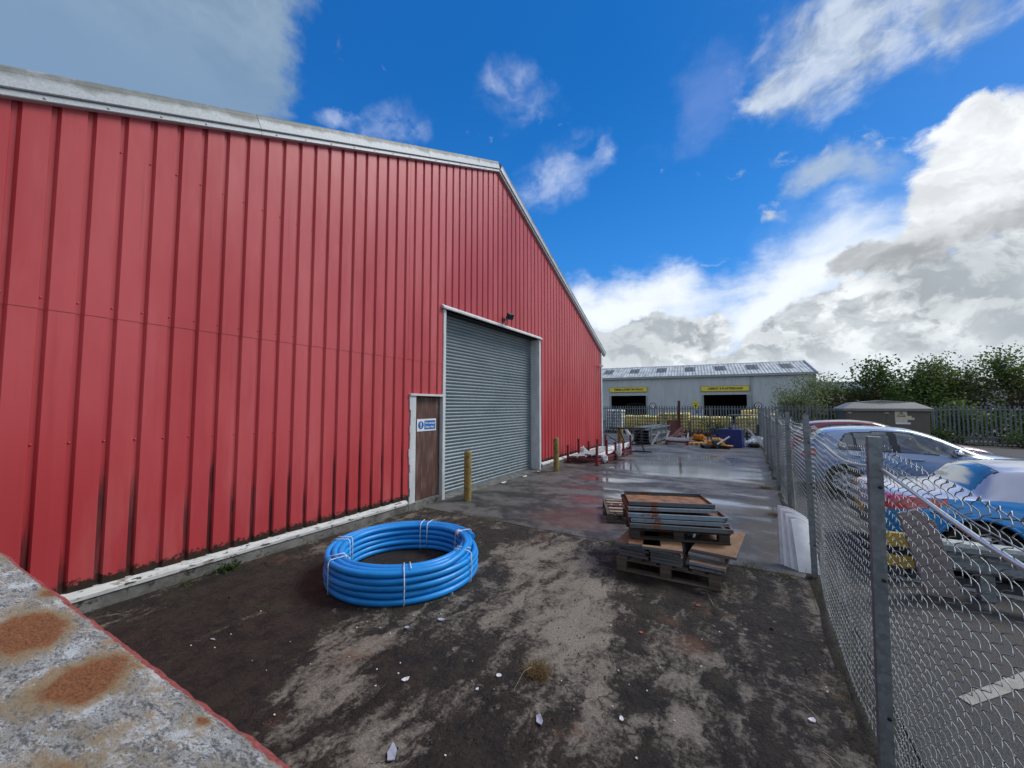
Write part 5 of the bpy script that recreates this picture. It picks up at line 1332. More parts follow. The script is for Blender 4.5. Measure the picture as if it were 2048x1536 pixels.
def build_car(name, label, st, loc, rz, paint, spec):
    c = Car(st); L = c.L; t = thing(name, label, 'car', loc, rz, 'cars parked beyond the fence')
    st_ = spec.get('step', .025)
    xs = [0, .004, .012, .022, .035, .05, .07, .09, .115]; x = .14
    while x < L - .12: xs.append(x); x += st_
    xs += [L - .10, L - .075, L - .05, L - .032, L - .018, L - .007, L]
    ts = []
    for i in range(11):
        k = 3 if i < 2 else (5 if i < 6 else (9 if i < 8 else 6))
        ts += [i + j / k for j in range(k)]
    ts.append(11)
    grid = [[c.pt(x, u) for u in ts] for x in xs]
    parts = {}
    def addq(key, q, smooth=True):
        mb = parts.setdefault(key, MB()); b = len(mb.v); mb.v += [Vector(p) for p in q]; mb.face([b, b + 1, b + 2, b + 3][:len(q)], 0, smooth)
    R_ = spec['wheel']; arch = R_ + .055
    for i in range(len(xs) - 1):
        for j in range(len(ts) - 1):
            cx = (xs[i] + xs[i + 1]) / 2; tc = (ts[j] + ts[j + 1]) / 2
            q4 = [(xs[i], *grid[i][j]), (xs[i + 1], *grid[i + 1][j]), (xs[i + 1], *grid[i + 1][j + 1]), (xs[i], *grid[i][j + 1])]
            wy = sum(p[1] for p in q4) / 4; cz = sum(p[2] for p in q4) / 4
            if 1 <= tc < 6 and wy > .45 and any(math.hypot(cx - ax, cz - R_) < arch for ax in spec['axles']): continue
            key = spec['sort'](cx, wy, cz, tc) if 'sort' in spec else 'body'
            for sg in (1, -1):
                qq = [(p[0], p[1] * sg, p[2]) for p in q4]
                if sg < 0: qq = qq[::-1]
                kk = key + ('_r' if sg < 0 else '_l') if key in ('side_window', 'quarter_window', 'front_window', 'tail_light', 'headlight') else key
                addq(kk, qq[::-1])
    for xi in (0, -1):      # close the ends
        loop = [(xs[xi], p[0], p[1]) for p in grid[xi]] + [(xs[xi], -p[0], p[1]) for p in grid[xi][::-1]]
        mb = parts.setdefault('bumper_end_' + 'rl'[xi], MB()); b = len(mb.v); mb.v += [Vector(p) for p in loop]; mb.face(list(range(b, b + len(loop))))
    mm = {'body': paint, 'tail_light': 'tail_light_red', 'headlight': 'dark_glass', 'trim': 'black_trim', 'bumper_end': 'black_trim', 'sky_sheen_panel': 'pale_sky_sheen', 'windscreen': 'car_glass', 'rear_window': spec.get('rear_glass', 'car_glass')}
    body = None
    for key in sorted(parts, key=lambda k: k != 'body'):
        base = key[:-2] if key.endswith(('_r', '_l')) else key
        # merge doubles so the skin shades smoothly
        mb = parts[key]; seen = {}; remap = []; nv = []
        for v in mb.v:
            kx = (round(v.x, 4), round(v.y, 4), round(v.z, 4))
            if kx not in seen: seen[kx] = len(nv); nv.append(v)
            remap.append(seen[kx])
        fs, ms, sms = [], [], []
        for f, a, b in zip(mb.f, mb.mi, mb.sm):
            f2 = []
            for v in f:
                if remap[v] not in f2: f2.append(remap[v])
            if len(f2) > 2: fs.append(f2); ms.append(a); sms.append(b)
        mb.v, mb.f, mb.mi, mb.sm = nv, fs, ms, sms
        nm = {'side_window': 'side_window', 'quarter_window': 'side_window', 'front_window': 'side_window', 'bumper_end': 'bumper'}.get(base, base)
        o = mb.build(nm, mm.get(base, 'car_glass'), t, 0, False)
    W = max(c.pt(x, 4)[0] for x in spec['axles'])
    for ax in spec['axles']:
        for sg in (1, -1):
            lin = MB(); y0 = sg * (W - .02); y1 = sg * (W - .30)
            lin.lathe([(arch + .012, y0 - sg * .02), (arch + .012, y1), (0, y1)], (ax, 0, R_), 'y', 30, 0, True); lin.build('wheel_arch', 'dark_plastic', t, 0, False)
            lip = MB(); an = [math.pi * (-.12 + 1.24 * i / 40) for i in range(41)]
            lip.tube([(ax + (arch + .008) * math.cos(a), sg * (c.side(ax + arch * math.cos(a), max(.22, R_ + arch * math.sin(a))) - .006), max(.20, R_ + (arch + .008) * math.sin(a))) for a in an], .024, 8); lip.build('arch_lip', paint, t, 0, False)
            yo = sg * (W - .015); yi = sg * (W - .215)
            wh_ = MB(); wh_.lathe([(R_ * .66, yi), (R_ * .93, yi), (R_, yi + sg * .03), (R_, yo - sg * .03), (R_ * .95, yo - sg * .004), (R_ * .72, yo), (R_ * .66, yo - sg * .012)], (ax, 0, R_), 'y', 36, 0, True)
            wo_ = wh_.build('wheel', 'tyre_rubber', t, 0, False)
            rm_ = MB(); rm_.lathe([(R_ * .665, yo - sg * .012), (R_ * .60, yo - sg * .02), (R_ * .58, yo - sg * .09)], (ax, 0, R_), 'y', 36)
            rm_.lathe([(0, yo - sg * .018), (R_ * .16, yo - sg * .022), (R_ * .18, yo - sg * .05)], (ax, 0, R_), 'y', 18)
            ns = spec.get('spokes', 10)
            for k in range(ns):
                a = 2 * math.pi * k / ns
                rm_.bar((ax + R_ * .12 * math.cos(a), yo - sg * .034, R_ + R_ * .12 * math.sin(a)), (ax + R_ * .62 * math.cos(a), yo - sg * .030, R_ + R_ * .62 * math.sin(a)), .036, .022, 0, (0, 1, 0))
            rm_.build('rim', 'alloy', wo_, 0, False)
            dk = MB(); dk.lathe([(0, yo - sg * .10), (R_ * .60, yo - sg * .10)], (ax, 0, R_), 'y', 24); dk.build('brake_disc', 'dark_plastic', wo_, 0, False)
    for sg in (1, -1):
        sm_ = MB()
        for poly in spec.get('seams', []): sm_.tube([(x, sg * (c.side(x, z) + .0005), z) for x, z in poly], .0065, 4)
        if sm_.v: sm_.build('door_seam', 'black_trim', t, 0, False)

    for (x, z) in spec.get('handles', []):
        for sg in (1, -1):
            h = MB(); pts = [(x + u, sg * (c.side(x + u, z) + .005 + .022 * math.sin(math.pi * i / 6)), z + .008 * u) for i, u in enumerate([-.11, -.09, -.05, 0, .05, .09, .11])]
            h.tube(pts, .013, 7); h.build('door_handle', paint, t, 0, False)
            h2 = MB(); h2.tube([(x + u, sg * (c.side(x + u, z - .006) + .001), z - .012) for u in (-.115, 0, .115)], .011, 6); h2.build('handle_recess', 'black_trim', t, 0, False)
    if 'mirror' in spec:
        x, z = spec['mirror']
        for sg in (1, -1):
            y = sg * (c.side(x, z - .06) + .10); m_ = MB()
            def mf(a, b):
                th_ = 2 * math.pi * a / 14; ph = -math.pi / 2 + math.pi * b / 9
                return (x + .075 * math.cos(th_) * math.cos(ph) + .03, y + sg * .105 * math.sin(th_) * math.cos(ph), z + .072 * math.sin(ph))
            m_.grid(mf, 14, 10, 0, True, True); mo = m_.build('wing_mirror', paint if not spec.get('chrome_mirror') else 'chrome', t, 0, False)
            MB().bar((x + .02, sg * (abs(y) - .12), z - .07), (x + .03, sg * (abs(y) - .03), z - .045), .09, .035).build('mirror_arm', 'black_trim', t, 0, False)
    fl_ = MB(); fl_.bx((.55, -.62, .26), (L - .95, .62, .30)); fl_.build('floor_pan', 'seat_fabric', t, 0, False)
    for x0 in spec.get('seats', []):
        for sg in (1, -1):
            s_ = MB(); s_.box((x0 + .22, sg * .36, .50), (.50, .46, .16), (0, -.1, 0)); s_.box((x0 - .06, sg * .36, .80), (.14, .46, .60), (0, -.22, 0)); s_.box((x0 - .16, sg * .36, 1.15), (.10, .26, .18), (0, -.2, 0)); s_.build('seat', 'seat_fabric', t, .04, False)
    if 'dash' in spec:
        xd, zd = spec['dash']; d_ = MB(); d_.bx((xd, -.68, zd - .35), (xd + .40, .68, zd)); d_.build('dashboard', 'black_trim', t, .05, False)
        sw = MB(); sw.tube([(xd - .12 + .06 * math.sin(a), -.36 + .18 * math.cos(a), zd - .02 + .17 * math.sin(a)) for a in [2 * math.pi * i / 20 for i in range(20)]], .015, 6, 0, True); sw.build('steering_wheel', 'black_trim', t, 0, False)
    return t, c
def frame_poly(P, m):
    cx = sum(p[0] for p in P) / len(P); cy = sum(p[1] for p in P) / len(P)
    out = []
    for x, y in P:
        d = math.hypot(x - cx, y - cy); out.append((x + (x - cx) / d * m, y + (y - cy) / d * m))
    return out
# station: x, zb, wb, zm, wm, zs, ws, zt, wt, zr
hatch = [(0, .34, .60, .48, .66, .58, .66, .64, .60, .66), (.05, .26, .72, .52, .78, .68, .77, .80, .66, .84), (.13, .22, .76, .55, .83, .80, .80, .92, .66, .96), (.26, .20, .78, .56, .865, .92, .82, 1.08, .64, 1.13),
         (.42, .20, .79, .56, .88, .965, .84, 1.23, .62, 1.30), (.60, .20, .79, .56, .885, .965, .85, 1.335, .60, 1.405), (.90, .20, .79, .56, .89, .955, .855, 1.385, .60, 1.455), (1.5, .20, .79, .56, .89, .945, .86, 1.41, .605, 1.480),
         (1.9, .20, .79, .56, .89, .94, .86, 1.385, .60, 1.455), (2.28, .20, .79, .56, .89, .925, .86, 1.26, .61, 1.355), (2.65, .20, .79, .55, .885, .91, .855, 1.08, .67, 1.165), (2.93, .20, .79, .55, .88, .895, .85, .955, .735, 1.010),
         (3.35, .20, .79, .54, .875, .855, .84, .895, .74, .945), (3.85, .21, .78, .53, .86, .78, .81, .815, .72, .865), (4.08, .23, .72, .50, .79, .66, .73, .70, .62, .735), (4.20, .30, .55, .45, .60, .54, .56, .58, .46, .60)]
SW = [(.78, .995), (.73, 1.06), (.88, 1.30), (.98, 1.335), (1.40, 1.365), (1.85, 1.355), (2.16, 1.27), (2.62, 1.05), (2.74, .955), (2.2, .965), (1.2, .99)]
def sort_hatch(x, w, z, t):
    if 6.05 < t < 8.05:
        if inpoly(x, z, SW):
            if abs(x - (1.03 - (z - .98) * .10)) < .022 or abs(x - (1.66 - (z - .95) * .12)) < .065 or x > 2.54: return 'trim'
            return 'quarter_window' if x < 1.02 else ('side_window' if x < 1.64 else 'front_window')
        if inpoly(x, z, frame_poly(SW, .034)): return 'trim'
    if t > 8.15 or (x < .55 and t > 7.6):
        lim = .60 if x > 2 else .56
        if 2.02 < x < 2.89 - .10 * (w / .6) ** 2 and t > 8.3: return 'windscreen'
        if .20 < x < .50 and w < lim: return 'rear_window'
    if x < .34 and .66 < w and .80 < z < .985: return 'tail_light'
    if x > 3.80 and w > .52 and .60 < z < .77: return 'headlight'
    if z < .24: return 'trim'
    return 'body'
seams_h = [[(1.60, .93), (1.57, .60), (1.54, .34)], [(2.66, .92), (2.72, .6), (2.70, .34)], [(1.54, .34), (2.2, .33), (2.70, .34)], [(.86, .96), (.95, .80), (1.15, .50), (1.2, .34)]]
build_car('hatchback_car', 'silver blue hatchback parked between the dark red car and bright blue car', hatch, (.98, 11.75, -.08), R(.5), 'silver_blue_paint',
          dict(wheel=.315, axles=(.80, 3.38), sort=sort_hatch, seams=seams_h, handles=[(1.92, .845), (1.10, .865)], mirror=(2.46, 1.01), chrome_mirror=True, seats=(1.75, .85), dash=(2.42, .93), spokes=14))
tall = [(a[0] * 1.02, a[1], a[2], a[3], a[4], a[5] * 1.03, a[6], a[7] * 1.035, a[8], a[9] * 1.035) for a in hatch]
SWt = [(x * 1.02, z * 1.033) for x, z in SW]
build_car('hatchback_car', 'dark red hatchback mostly hidden beyond the silver blue one', tall, (1.02, 14.75, -.08), R(0), 'dark_red_paint',
          dict(wheel=.315, axles=(.82, 3.44), sort=lambda x, w, z, t: sort_hatch(x / 1.02, w, z / 1.033, t), handles=[(1.95, .88), (1.12, .90)], mirror=(2.52, 1.04), seats=(1.75, .85), dash=(2.46, .96)))
coupe = [(0, .34, .58, .46, .62, .56, .62, .62, .56, .64), (.05, .26, .70, .50, .76, .70, .76, .78, .68, .80), (.14, .22, .75, .54, .83, .82, .82, .88, .72, .905), (.32, .20, .77, .56, .87, .885, .845, .925, .72, .955),
         (.65, .19, .78, .56, .885, .905, .85, .935, .72, .975), (.88, .19, .78, .56, .888, .908, .845, .965, .70, 1.01), (.97, .19, .78, .56, .888, .908, .84, 1.07, .64, 1.12), (1.06, .19, .78, .56, .888, .905, .835, 1.175, .58, 1.235), (1.18, .19, .78, .56, .888, .90, .83, 1.225, .55, 1.295),
         (1.7, .19, .78, .56, .885, .895, .83, 1.265, .55, 1.335), (2.1, .19, .78, .55, .88, .885, .83, 1.25, .55, 1.325), (2.5, .19, .78, .55, .875, .875, .83, 1.12, .58, 1.20), (2.95, .19, .78, .55, .87, .86, .83, .93, .68, .99),
         (3.15, .19, .78, .54, .865, .84, .825, .88, .72, .93), (3.7, .20, .77, .52, .85, .76, .80, .795, .70, .845), (4.05, .23, .70, .48, .77, .63, .70, .66, .60, .69), (4.2, .29, .52, .43, .56, .51, .53, .55, .44, .57)]
coupe = [(a[0], a[1], a[2], a[3], a[4], a[5] * .955, a[6], a[7] * .955, a[8], a[9] * .955) for a in coupe]
CW = [(1.56, .905), (1.52, .975), (1.66, 1.145), (1.78, 1.17), (2.10, 1.16), (2.42, 1.06), (2.82, .89), (2.5, .88)]
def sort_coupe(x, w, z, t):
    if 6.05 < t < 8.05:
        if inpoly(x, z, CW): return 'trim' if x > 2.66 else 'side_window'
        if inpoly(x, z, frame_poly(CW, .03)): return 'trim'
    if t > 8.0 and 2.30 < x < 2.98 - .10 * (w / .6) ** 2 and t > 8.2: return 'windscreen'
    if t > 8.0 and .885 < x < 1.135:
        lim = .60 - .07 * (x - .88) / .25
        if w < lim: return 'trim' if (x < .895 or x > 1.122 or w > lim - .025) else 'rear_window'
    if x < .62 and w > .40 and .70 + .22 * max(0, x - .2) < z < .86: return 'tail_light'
    if t > 6.25 and x < 3.0: return 'sky_sheen_panel'  # roof, pillar and boot top carry the sky's reflection as painted colour
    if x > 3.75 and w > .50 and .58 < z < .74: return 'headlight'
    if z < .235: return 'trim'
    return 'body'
seams_c = [[(1.42, .88), (1.40, .6), (1.36, .32)], [(2.72, .86), (2.76, .6), (2.74, .32)], [(1.36, .32), (2.74, .32)], [(.46, .70), (1.0, .715), (1.4, .71)]]
bt, bc = build_car('coupe_car', 'bright blue coupe with sky sheen painted on roof, boot and broad rear pillar behind the crash barrier', coupe, (1.34, 7.28, -.09), R(0), 'bright_blue_paint',
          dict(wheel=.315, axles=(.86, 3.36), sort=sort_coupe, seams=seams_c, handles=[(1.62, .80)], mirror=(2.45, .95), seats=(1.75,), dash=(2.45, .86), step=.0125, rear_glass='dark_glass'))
MB().bx((-.004, -.26, .50), (.012, .26, .61)).build('number_plate', 'yellow_plastic', bt, .0, False)
ff = MB(); ff.tube([(.60 + .09 * math.cos(a), -(bc.side(.60, .74 + .075 * math.sin(a)) + .0005), .74 + .075 * math.sin(a)) for a in [2 * math.pi * i / 24 for i in range(25)]], .003, 4); ff.build('fuel_flap', 'black_trim', bt, 0, False)

# ================================================================= TREES AND PLANTS
def tree(name, label, loc, H, spread, mt, seed, nleaf, leaf=.17, trunks=1, base=.25, shape=1.0, group='trees beyond the palisade fence', clump=.42, lean=(0, 0)):
    r_ = random.Random(seed); t = thing(name, label, 'tree', loc, 0, group)
    tm = MB(); tips = []
    def limb(p, d, L, rad, lev):
        n = 5; pts = [p]; rr = [rad]
        for i in range(n):
            d = (d + Vector((r_.uniform(-.18, .18), r_.uniform(-.18, .18), r_.uniform(-.04, .16)))).normalized()
            p = p + d * (L / n); pts.append(p); rr.append(rad * (1 - .62 * (i + 1) / n))
            if lev >= 1: tips.append((p.copy(), lev))
        tm.tube(pts, rr, 6 if lev == 0 else 4, 0, False, False)
        if lev < 3:
            for k in range(r_.randint(4, 6) if lev < 2 else r_.randint(2, 3)):
                i = r_.randint(2 if lev == 0 else 1, n); q0 = pts[i]
                a = r_.uniform(0, 2 * math.pi); out = Vector((math.cos(a), math.sin(a), 0)) * spread
                nd = (d * .75 + out * r_.uniform(.5, .95) + Vector((0, 0, r_.uniform(.05, .55)))).normalized()
                limb(q0, nd, L * r_.uniform(.45, .66), max(.008, rr[i] * .62), lev + 1)
    for k in range(trunks):
        a = r_.uniform(0, 6.28); d0 = Vector((math.cos(a) * .22 * (trunks > 1) + lean[0], math.sin(a) * .22 * (trunks > 1) + lean[1], 1)).normalized()
        limb(Vector((r_.uniform(-.25, .25) * (trunks > 1), r_.uniform(-.2, .2) * (trunks > 1), -.1)), d0, H * .52, .018 * H / math.sqrt(trunks), 0)
    tm.build('trunk', 'bark', t, 0, False)
    lm = MB(); big = [p for p, l in tips if p.z > base * H]
    per = max(3, nleaf // max(1, len(big)))
    for p in big:
        den = r_.choice((.35, .8, 1.0, 1.4)); sp = clump * r_.uniform(.6, 1.15)
        for _ in range(int(per * den)):
            o = Vector((r_.gauss(0, sp), r_.gauss(0, sp), r_.gauss(0, sp * .7)))
            c = p + o
            if c.z > H * 1.04 or c.z < .1: continue
            n = Vector((r_.gauss(0, 1), r_.gauss(0, 1), r_.gauss(.6, 1))).normalized(); u = n.orthogonal().normalized(); v = n.cross(u)
            a = r_.uniform(0, 6.28); u, v = u * math.cos(a) + v * math.sin(a), v * math.cos(a) - u * math.sin(a)
            s_ = leaf * r_.uniform(.55, 1.25); b = len(lm.v)
            lm.v += [c - u * s_ * .5, c + v * s_ * .36 - n * s_ * .08, c + u * s_ * .55, c - v * s_ * .36 - n * s_ * .08]
            lm.face([b, b + 1, b + 2, b + 3])
    lm.build('crown', mt, t, 0, False)
    return t
TR = [('bush_tree', 'pale thin-leaved bushy tree in front of the grey warehouse corner', (3.1, 31.5, -.1), 3.9, 1.0, 'leaf_pale', 11, 2500, .12, 4, .22, .40),
      ('bush_tree', 'thin bushy tree just right of the grey warehouse corner', (5.6, 37.5, -.1), 4.55, 1.0, 'leaf_mid', 12, 1700, .13, 3, .3, .45),
      ('broadleaf_tree', 'dense dark broadleaf tree rising behind the left of the brown cabinet', (7.6, 36.0, -.1), 5.35, 1.05, 'leaf_dark', 13, 5200, .20, 2, .12, .50),
      ('broadleaf_tree', 'broadleaf tree behind the middle of the brown cabinet', (9.2, 36.5, -.1), 5.65, .95, 'leaf_dark', 14, 4000, .20, 2, .14, .46),
      ('broadleaf_tree', 'thin-crowned broadleaf tree behind the right of the brown cabinet', (10.9, 37.0, -.1), 5.1, 1.0, 'leaf_mid', 15, 2100, .18, 3, .2, .42),
      ('broadleaf_tree', 'open-crowned tree right of the cabinet with sky showing through', (12.4, 37.0, -.1), 5.55, .95, 'leaf_mid', 16, 2200, .17, 3, .2, .40),
      ('broadleaf_tree', 'tallest open-crowned tree at the right edge of the tree row', (14.6, 36.6, -.1), 6.05, .95, 'leaf_mid', 17, 2900, .17, 3, .16, .42),
      ('broadleaf_tree', 'leafy tree at the right end of the row, cut by the frame', (16.6, 36.2, -.1), 5.3, 1.0, 'leaf_dark', 18, 3000, .18, 2, .15, .45)]
for nm, lab, loc, H, sp, mt, sd, nl, lf, tk, bs, cp in TR: tree(nm, lab, loc, H, sp, mt, sd, nl, lf, tk, bs, 1, 'trees beyond the palisade fence', cp)
# hedge that fills the foot of the tree row, one shrub after another
def shrub(label, x, y, w_, h, mt, seed, n, leaf=.13, group='shrubs behind the palisade fence'):
    r_ = random.Random(seed); t = thing('shrub', label, 'shrub', (x, y, -.1), 0, group)
    st_ = MB()
    lm = MB(); cl = []
    for k in range(16):
        a = r_.uniform(0, 6.28); q0 = Vector((math.cos(a) * w_ * r_.uniform(.05, .5), math.sin(a) * .6 * r_.uniform(.1, 1), h * r_.uniform(.25, .92)))
        st_.tube([(q0.x * .2, q0.y * .2, 0), (q0.x * .6, q0.y * .6, q0.z * .6), tuple(q0)], [.03, .02, .006], 4, 0, False, False); cl.append(q0)
    st_.build('stem', 'bark', t, 0, False)
    for _ in range(n):
        p = r_.choice(cl); c = p + Vector((r_.gauss(0, .26 * w_ / 2 + .1), r_.gauss(0, .28), r_.gauss(0, h * .15)))
        c.z = max(.03, c.z)
        nn = Vector((r_.gauss(0, 1), r_.gauss(0, 1), r_.gauss(.5, 1))).normalized(); u = nn.orthogonal().normalized(); v = nn.cross(u); s_ = leaf * r_.uniform(.6, 1.3); b = len(lm.v)
        lm.v += [c - u * s_ * .5, c + v * s_ * .38, c + u * s_ * .55, c - v * s_ * .38]; lm.face([b, b + 1, b + 2, b + 3])
    lm.build('foliage', mt, t, 0, False)
SH = [('dark shrub under the pale bush beside the chain-link fence end', 4.6, 33.0, 2.2, 2.3, 'leaf_brown'), ('olive brown shrub left of the cabinet', 6.3, 34.0, 2.4, 3.1, 'leaf_brown'), ('dark dense shrub hidden behind the cabinet', 8.3, 34.2, 2.6, 3.2, 'leaf_dark'),
      ('dark shrub behind the right half of the cabinet', 10.2, 34.4, 2.4, 2.8, 'leaf_dark'), ('green shrub overhanging the palisade right of the cabinet', 9.4, 29.3, 1.8, 2.0, 'leaf_mid'), ('brown shrub behind the palisade beneath the open-crowned tree', 12.0, 34.2, 2.6, 2.9, 'leaf_brown'),
      ('olive shrub behind the palisade beneath the tallest tree', 14.0, 34.0, 2.6, 3.1, 'leaf_brown'), ('green shrub at the right end behind the palisade', 16.2, 33.6, 2.6, 2.9, 'leaf_mid'), ('dark low shrub behind the right palisade pales', 11.4, 30.2, 2.6, 1.6, 'leaf_dark'), ('dark low shrub behind the far right palisade pales', 14.2, 30.0, 2.8, 1.5, 'leaf_dark')]
for i, (lab, x, y, w_, h, mt) in enumerate(SH): shrub(lab, x, y, w_, h, mt, 50 + i, 1300 if h > 1.8 else 900, .16)
shrub('dark green bush growing in front of the palisade right of the cabinet', 8.3, 27.6, 1.2, .85, 'leaf_dark', 71, 700, .09, 'bushes in front of the palisade fence')
shrub('dark bush spreading at the foot of the palisade near the right edge', 10.9, 27.3, 1.3, .75, 'leaf_dark', 72, 700, .09, 'bushes in front of the palisade fence')
shrub('leafy weed clump growing at the palisade behind the orange sacks', -1.6, 27.0, 1.3, 1.0, 'leaf_dark', 73, 600, .10, 'bushes in front of the palisade fence')
# far dark building roofs between the trees
fb = thing('far_shed', 'long low dark shed seen between the trees beyond the fence', 'shed', (11, 62, -.1), R(4))
MB().bx((-5, 0, 0), (16, 9, 4.0)).build('wall', 'gutter_grey', fb, 0, False)
MB().prism([(-.3, 4.0), (4.5, 5.2), (9.3, 4.0)], 'x', -5.2, 16.2).build('roof', 'dark_teal', fb, 0, False)

def tuft(name, label, cat, x, y, z, mt, n, h, spread, seed, group=None, flat=0.0, kind=None):
    r_ = random.Random(seed); b = MB()
    for _ in range(n):
        a = r_.uniform(0, 6.28); p = Vector((r_.gauss(0, spread * .45), r_.gauss(0, spread * .45), 0)); d_ = Vector((math.cos(a), math.sin(a), 0)); hh = h * r_.uniform(.4, 1.1); w_ = r_.uniform(.0012, .003)
        l = r_.uniform(.3, 1.0) * (1 + flat); s_ = d_.cross(Vector((0, 0, 1)))
        i0 = len(b.v)
        for k in range(4):
            u = k / 3; c = p + d_ * (hh * l * u * u) + Vector((0, 0, hh * (u - .45 * l * u * u) / (1 + flat)))
            b.v += [c - s_ * w_ * (1 - .8 * u), c + s_ * w_ * (1 - .8 * u)]
        for k in range(3): b.face([i0 + 2 * k, i0 + 2 * k + 1, i0 + 2 * k + 3, i0 + 2 * k + 2])
    return single(b, name, label, cat, mt, (x, y, z), 0, group)
def weed(label, x, y, n, h, seed, group=None, leaf=.035):
    r_ = random.Random(seed); b = MB()
    for k in range(n):
        a = r_.uniform(0, 6.28); c0 = Vector((r_.gauss(0, h * .9), r_.gauss(0, h * .35), r_.uniform(.01, h)))
        for _ in range(5):
            c = c0 + Vector((r_.gauss(0, .03), r_.gauss(0, .03), r_.gauss(0, .015))); nn = Vector((r_.gauss(0, .7), r_.gauss(0, .7), 1)).normalized(); u = nn.orthogonal().normalized(); v = nn.cross(u); s_ = leaf * r_.uniform(.6, 1.3); i0 = len(b.v)
            b.v += [c - u * s_ * .5, c + v * s_ * .4, c + u * s_ * .5, c - v * s_ * .4]; b.face([i0, i0 + 1, i0 + 2, i0 + 3])
    return single(b, 'weed', label, 'weed', 'weed_green', (x, y, .003), R(90), group)
weed('leafy green weed at the foot of the red wall left of the coil', -5.05, 2.16, 34, .075, 81, 'weeds by the walls')
tuft('grass_tuft', 'dry straw tuft growing against the plinth near the rusty container', 'grass', -5.03, 1.78, .0, 'moss_grass', 60, .16, .10, 82, 'grass tufts in the yard', .6)
tuft('grass_tuft', 'round orange brown tuft of dead grass on the bare concrete', 'grass', -1.28, 2.46, .0, 'dry_grass', 420, .085, .085, 83, 'grass tufts in the yard', .2)
b = MB(); b.tube([(0, 0, .06), (-.03, -.05, .05), (-.04, -.12, .012), (-.035, -.18, .004)], .0018, 5); single(b, 'straw_stem', 'long pale straw trailing from the dead grass tuft', 'straw', 'pale_wood', (-1.31, 2.42, 0))
for i, (x, y, n, h, s_, lab) in enumerate(((-3.75, 5.28, 260, .045, .22, 'yellow green moss tuft on the slab joint behind the coil'), (-2.3, 5.29, 120, .04, .14, 'small moss tuft on the slab joint left of the pallets'), (-1.55, 5.28, 160, .06, .12, 'grassy tuft on the slab joint beside the pallet corner'),
                                       (-.02, 5.25, 300, .06, .18, 'mossy tuft on the slab joint right of the pallets'), (.30, 5.20, 260, .07, .14, 'mossy tuft in front of the leaning white sheets'), (.38, 8.0, 220, .10, .14, 'dry tuft at the fence foot beyond the white sheets'), (.34, 10.5, 260, .11, .18, 'dry tuft at the fence foot by the second slab joint'))):
    tuft('grass_tuft', lab, 'grass', x, y, .0, 'moss_grass' if i < 5 else 'dry_grass', n, h, s_, 90 + i, 'grass tufts in the yard', .5)
# rough growth under the chain-link fence: uncountable
r_ = random.Random(99); b = MB()
for _ in range(5200):
    y = r_.uniform(.9, 24); x = FX(y) + r_.gauss(.02, .07); 
    if mnoise.noise(Vector((y * 1.7, 1, 0))) < -.12 and r_.random() < .85: continue
    a = r_.uniform(0, 6.28); d_ = Vector((math.cos(a), math.sin(a), 0)); s_ = d_.cross(Vector((0, 0, 1))); hh = r_.uniform(.02, .11); w_ = .002; i0 = len(b.v)
    for k in range(3):
        u = k / 2; c = Vector((x, y, -.05)) + d_ * hh * u * u * .8 + Vector((0, 0, .05 + hh * u * .8)); b.v += [c - s_ * w_ * (1 - .7 * u), c + s_ * w_ * (1 - .7 * u)]
    for k in range(2): b.face([i0 + 2 * k, i0 + 2 * k + 1, i0 + 2 * k + 3, i0 + 2 * k + 2])
tag(b.build('fence_grass', 'moss_grass'), 'patchy dry grass along the foot of the chain-link fence', 'grass', None, 'stuff')
# dirt ridge at the fence foot
sb = MB()
def df(i, j):
    y = -2 + i * .12; u = j / 7 - .5; x = FX(y) + u * .30
    return (x, y, -.06 + .085 * (1 - (2 * u) ** 2) * (.8 + .5 * mnoise.noise(Vector((y * 2.1, u * 3, 5)))))
sb.grid(df, 236, 8); tag(sb.build('dirt_strip', 'black_soil'), kind='structure')
# crumbs of dirt and moss on the near concrete
r_ = random.Random(41); b = MB()
for _ in range(2000):
    x = r_.uniform(-4.9, .45); y = r_.uniform(.9, 5.2)
    if mnoise.noise(Vector((x * 1.1, y * .8, 9))) < .10 and r_.random() < .97: continue
    s_ = r_.uniform(.002, .006) * (2 if r_.random() < .04 else 1); b.box((x, y, s_ * .3 + .002), (s_ * r_.uniform(.8, 2), s_ * r_.uniform(.8, 2), s_), (r_.uniform(0, 3), r_.uniform(0, 3), r_.uniform(0, 3)), 0 if r_.random() < .75 else 1)
tag(b.build('dirt_crumbs', ['black_soil', 'dirt']), 'scattered dark crumbs of dirt and moss on the near concrete', 'dirt', None, 'stuff')

# ================================================================= LITTER
def flake(label, x, y, s_, m_, seed, cat='litter', name='litter_scrap', group='litter scraps on the concrete', asp=1.0, curl=.25):
    r_ = random.Random(seed); b = MB(); n = r_.randint(5, 7)
    ring = [(s_ * r_.uniform(.55, 1.1) * math.cos(2 * math.pi * i / n) * asp, s_ * r_.uniform(.55, 1.1) * math.sin(2 * math.pi * i / n)) for i in range(n)]
    zf = lambda px_, py_: .003 + curl * abs(px_) * r_.uniform(.2, 1) 
    top_ = [Vector((px_, py_, zf(px_, py_) + .004)) for px_, py_ in ring]; bot = [Vector((v.x, v.y, max(.001, v.z - .005))) for v in top_]
    b.v += top_ + bot + [Vector((0, 0, .006)), Vector((0, 0, .001))]
    for i in range(n):
        j = (i + 1) % n; b.face([i, j, 2 * n]); b.face([n + j, n + i, 2 * n + 1]); b.face([n + i, n + j, j, i])
    return single(b, name, label, cat, m_, (x, y, .002), r_.uniform(0, 6), group)
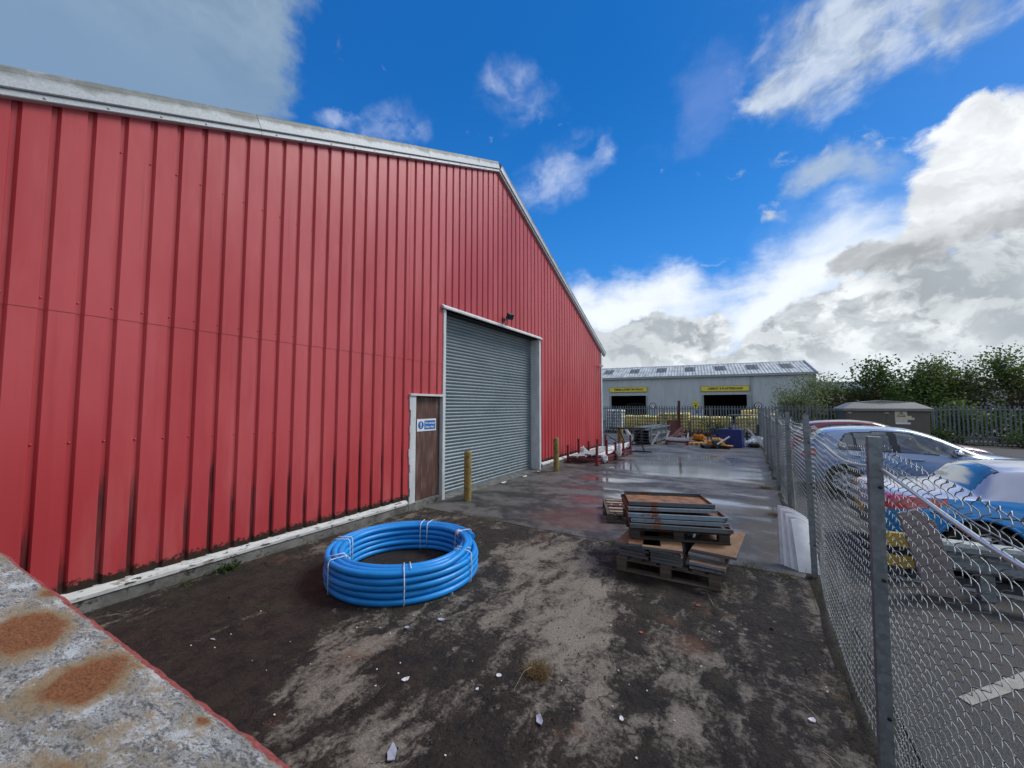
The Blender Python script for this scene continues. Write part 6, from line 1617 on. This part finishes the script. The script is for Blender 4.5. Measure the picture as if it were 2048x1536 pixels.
LT = [(-1.66, 1.51, .030, 'litter_grey', 'large pale grey scrap of plastic near the bottom middle of the concrete', 2.0), (-1.09, 2.11, .026, 'litter_grey', 'crumpled bluish grey scrap below the dead grass tuft', 1.8), (.28, 2.94, .022, 'litter_white', 'square white scrap near the chain-link fence', 1.1),
      (-1.55, 2.12, .016, 'litter_white', 'rounded white scrap left of the dead grass tuft', 1.0), (-2.02, 1.94, .022, 'litter_white', 'broken white scrap right of the dark stain below the coil', 1.4), (-.68, 2.37, .014, 'litter_white', 'thin upright white scrap in the dark stain at the lower middle', 1.6),
      (-2.47, 2.38, .026, 'litter_grey', 'pale grey flake just in front of the blue coil', 1.4), (-.43, 4.03, .018, 'litter_red', 'reddish flake in front of the lower pallet', 1.5), (-3.66, 1.47, .030, 'litter_grey', 'narrow grey strip on the dark ground by the container', .35), (-2.30, 2.62, .03, 'litter_grey', 'pale scrap at the foot of the coil front', 1.3),
      (-.78, 3.32, .016, 'litter_red', 'small rust-red flake beside the black oil spot', 1.4), (-1.50, 2.30, .018, 'litter_white', 'white triangular scrap left of the tuft', 1.2), (-5.0, 8.9, .05, 'litter_white', 'white scrap lying in front of the roller shutter', 2.2), (-5.02, 7.9, .045, 'litter_white', 'pale stick-like scrap at the foot of the roller shutter', 3.0), (-5.0, 9.7, .05, 'litter_white', 'white scrap near the far end of the roller shutter', 2.0)]
for i, (x, y, s_, m_, lab, asp) in enumerate(LT): flake(lab, x, y, s_, m_, 200 + i, asp=asp)
r_ = random.Random(77)
for i in range(64):
    c = r_.choice(((-3.6, 1.7, .5), (-2.3, 2.2, .35), (-2.2, 1.7, .5), (-1.0, 2.4, .5), (-.1, 3.4, .4), (-.2, 6.5, .5), (-.1, 8, .6), (-.75, 2.55, .2), (-3.2, 1.9, .4)))
    x = max(-4.9, min(.4, r_.gauss(c[0], c[2]))); y = max(.9, r_.gauss(c[1], c[2]))
    flake('tiny white speck of litter on the concrete yard', x, y, r_.uniform(.003, .008), 'litter_white', 300 + i, name='litter_speck', group='tiny white litter specks', curl=.1)

for i, (x, y, a, l, lab) in enumerate(((.33, 2.92, 2.1, .16, 'pale dead stalk at the fence foot just before the near post'), (.38, 2.62, 2.4, .14, 'short pale stalk lying beside the near fence post'), (.40, 2.45, 2.0, .20, 'longest pale dead stalk lying against the near fence post'), (.30, 3.4, 1.2, .12, 'dark thin twig on the concrete near the fence'), (-.30, 4.08, 1.9, .20, 'white-flecked twig standing out in front of the lower pallet'))):
    b = MB(); b.tube([(0, 0, .006), (l * .5 * math.cos(a), l * .5 * math.sin(a), .018), (l * math.cos(a), l * math.sin(a), .008)], .0028, 5); single(b, 'dead_stalk', lab, 'stalk', 'pale_wood' if i != 3 else 'dark_pallet_wood', (x, y, .004), 0, 'dead stalks on the ground')
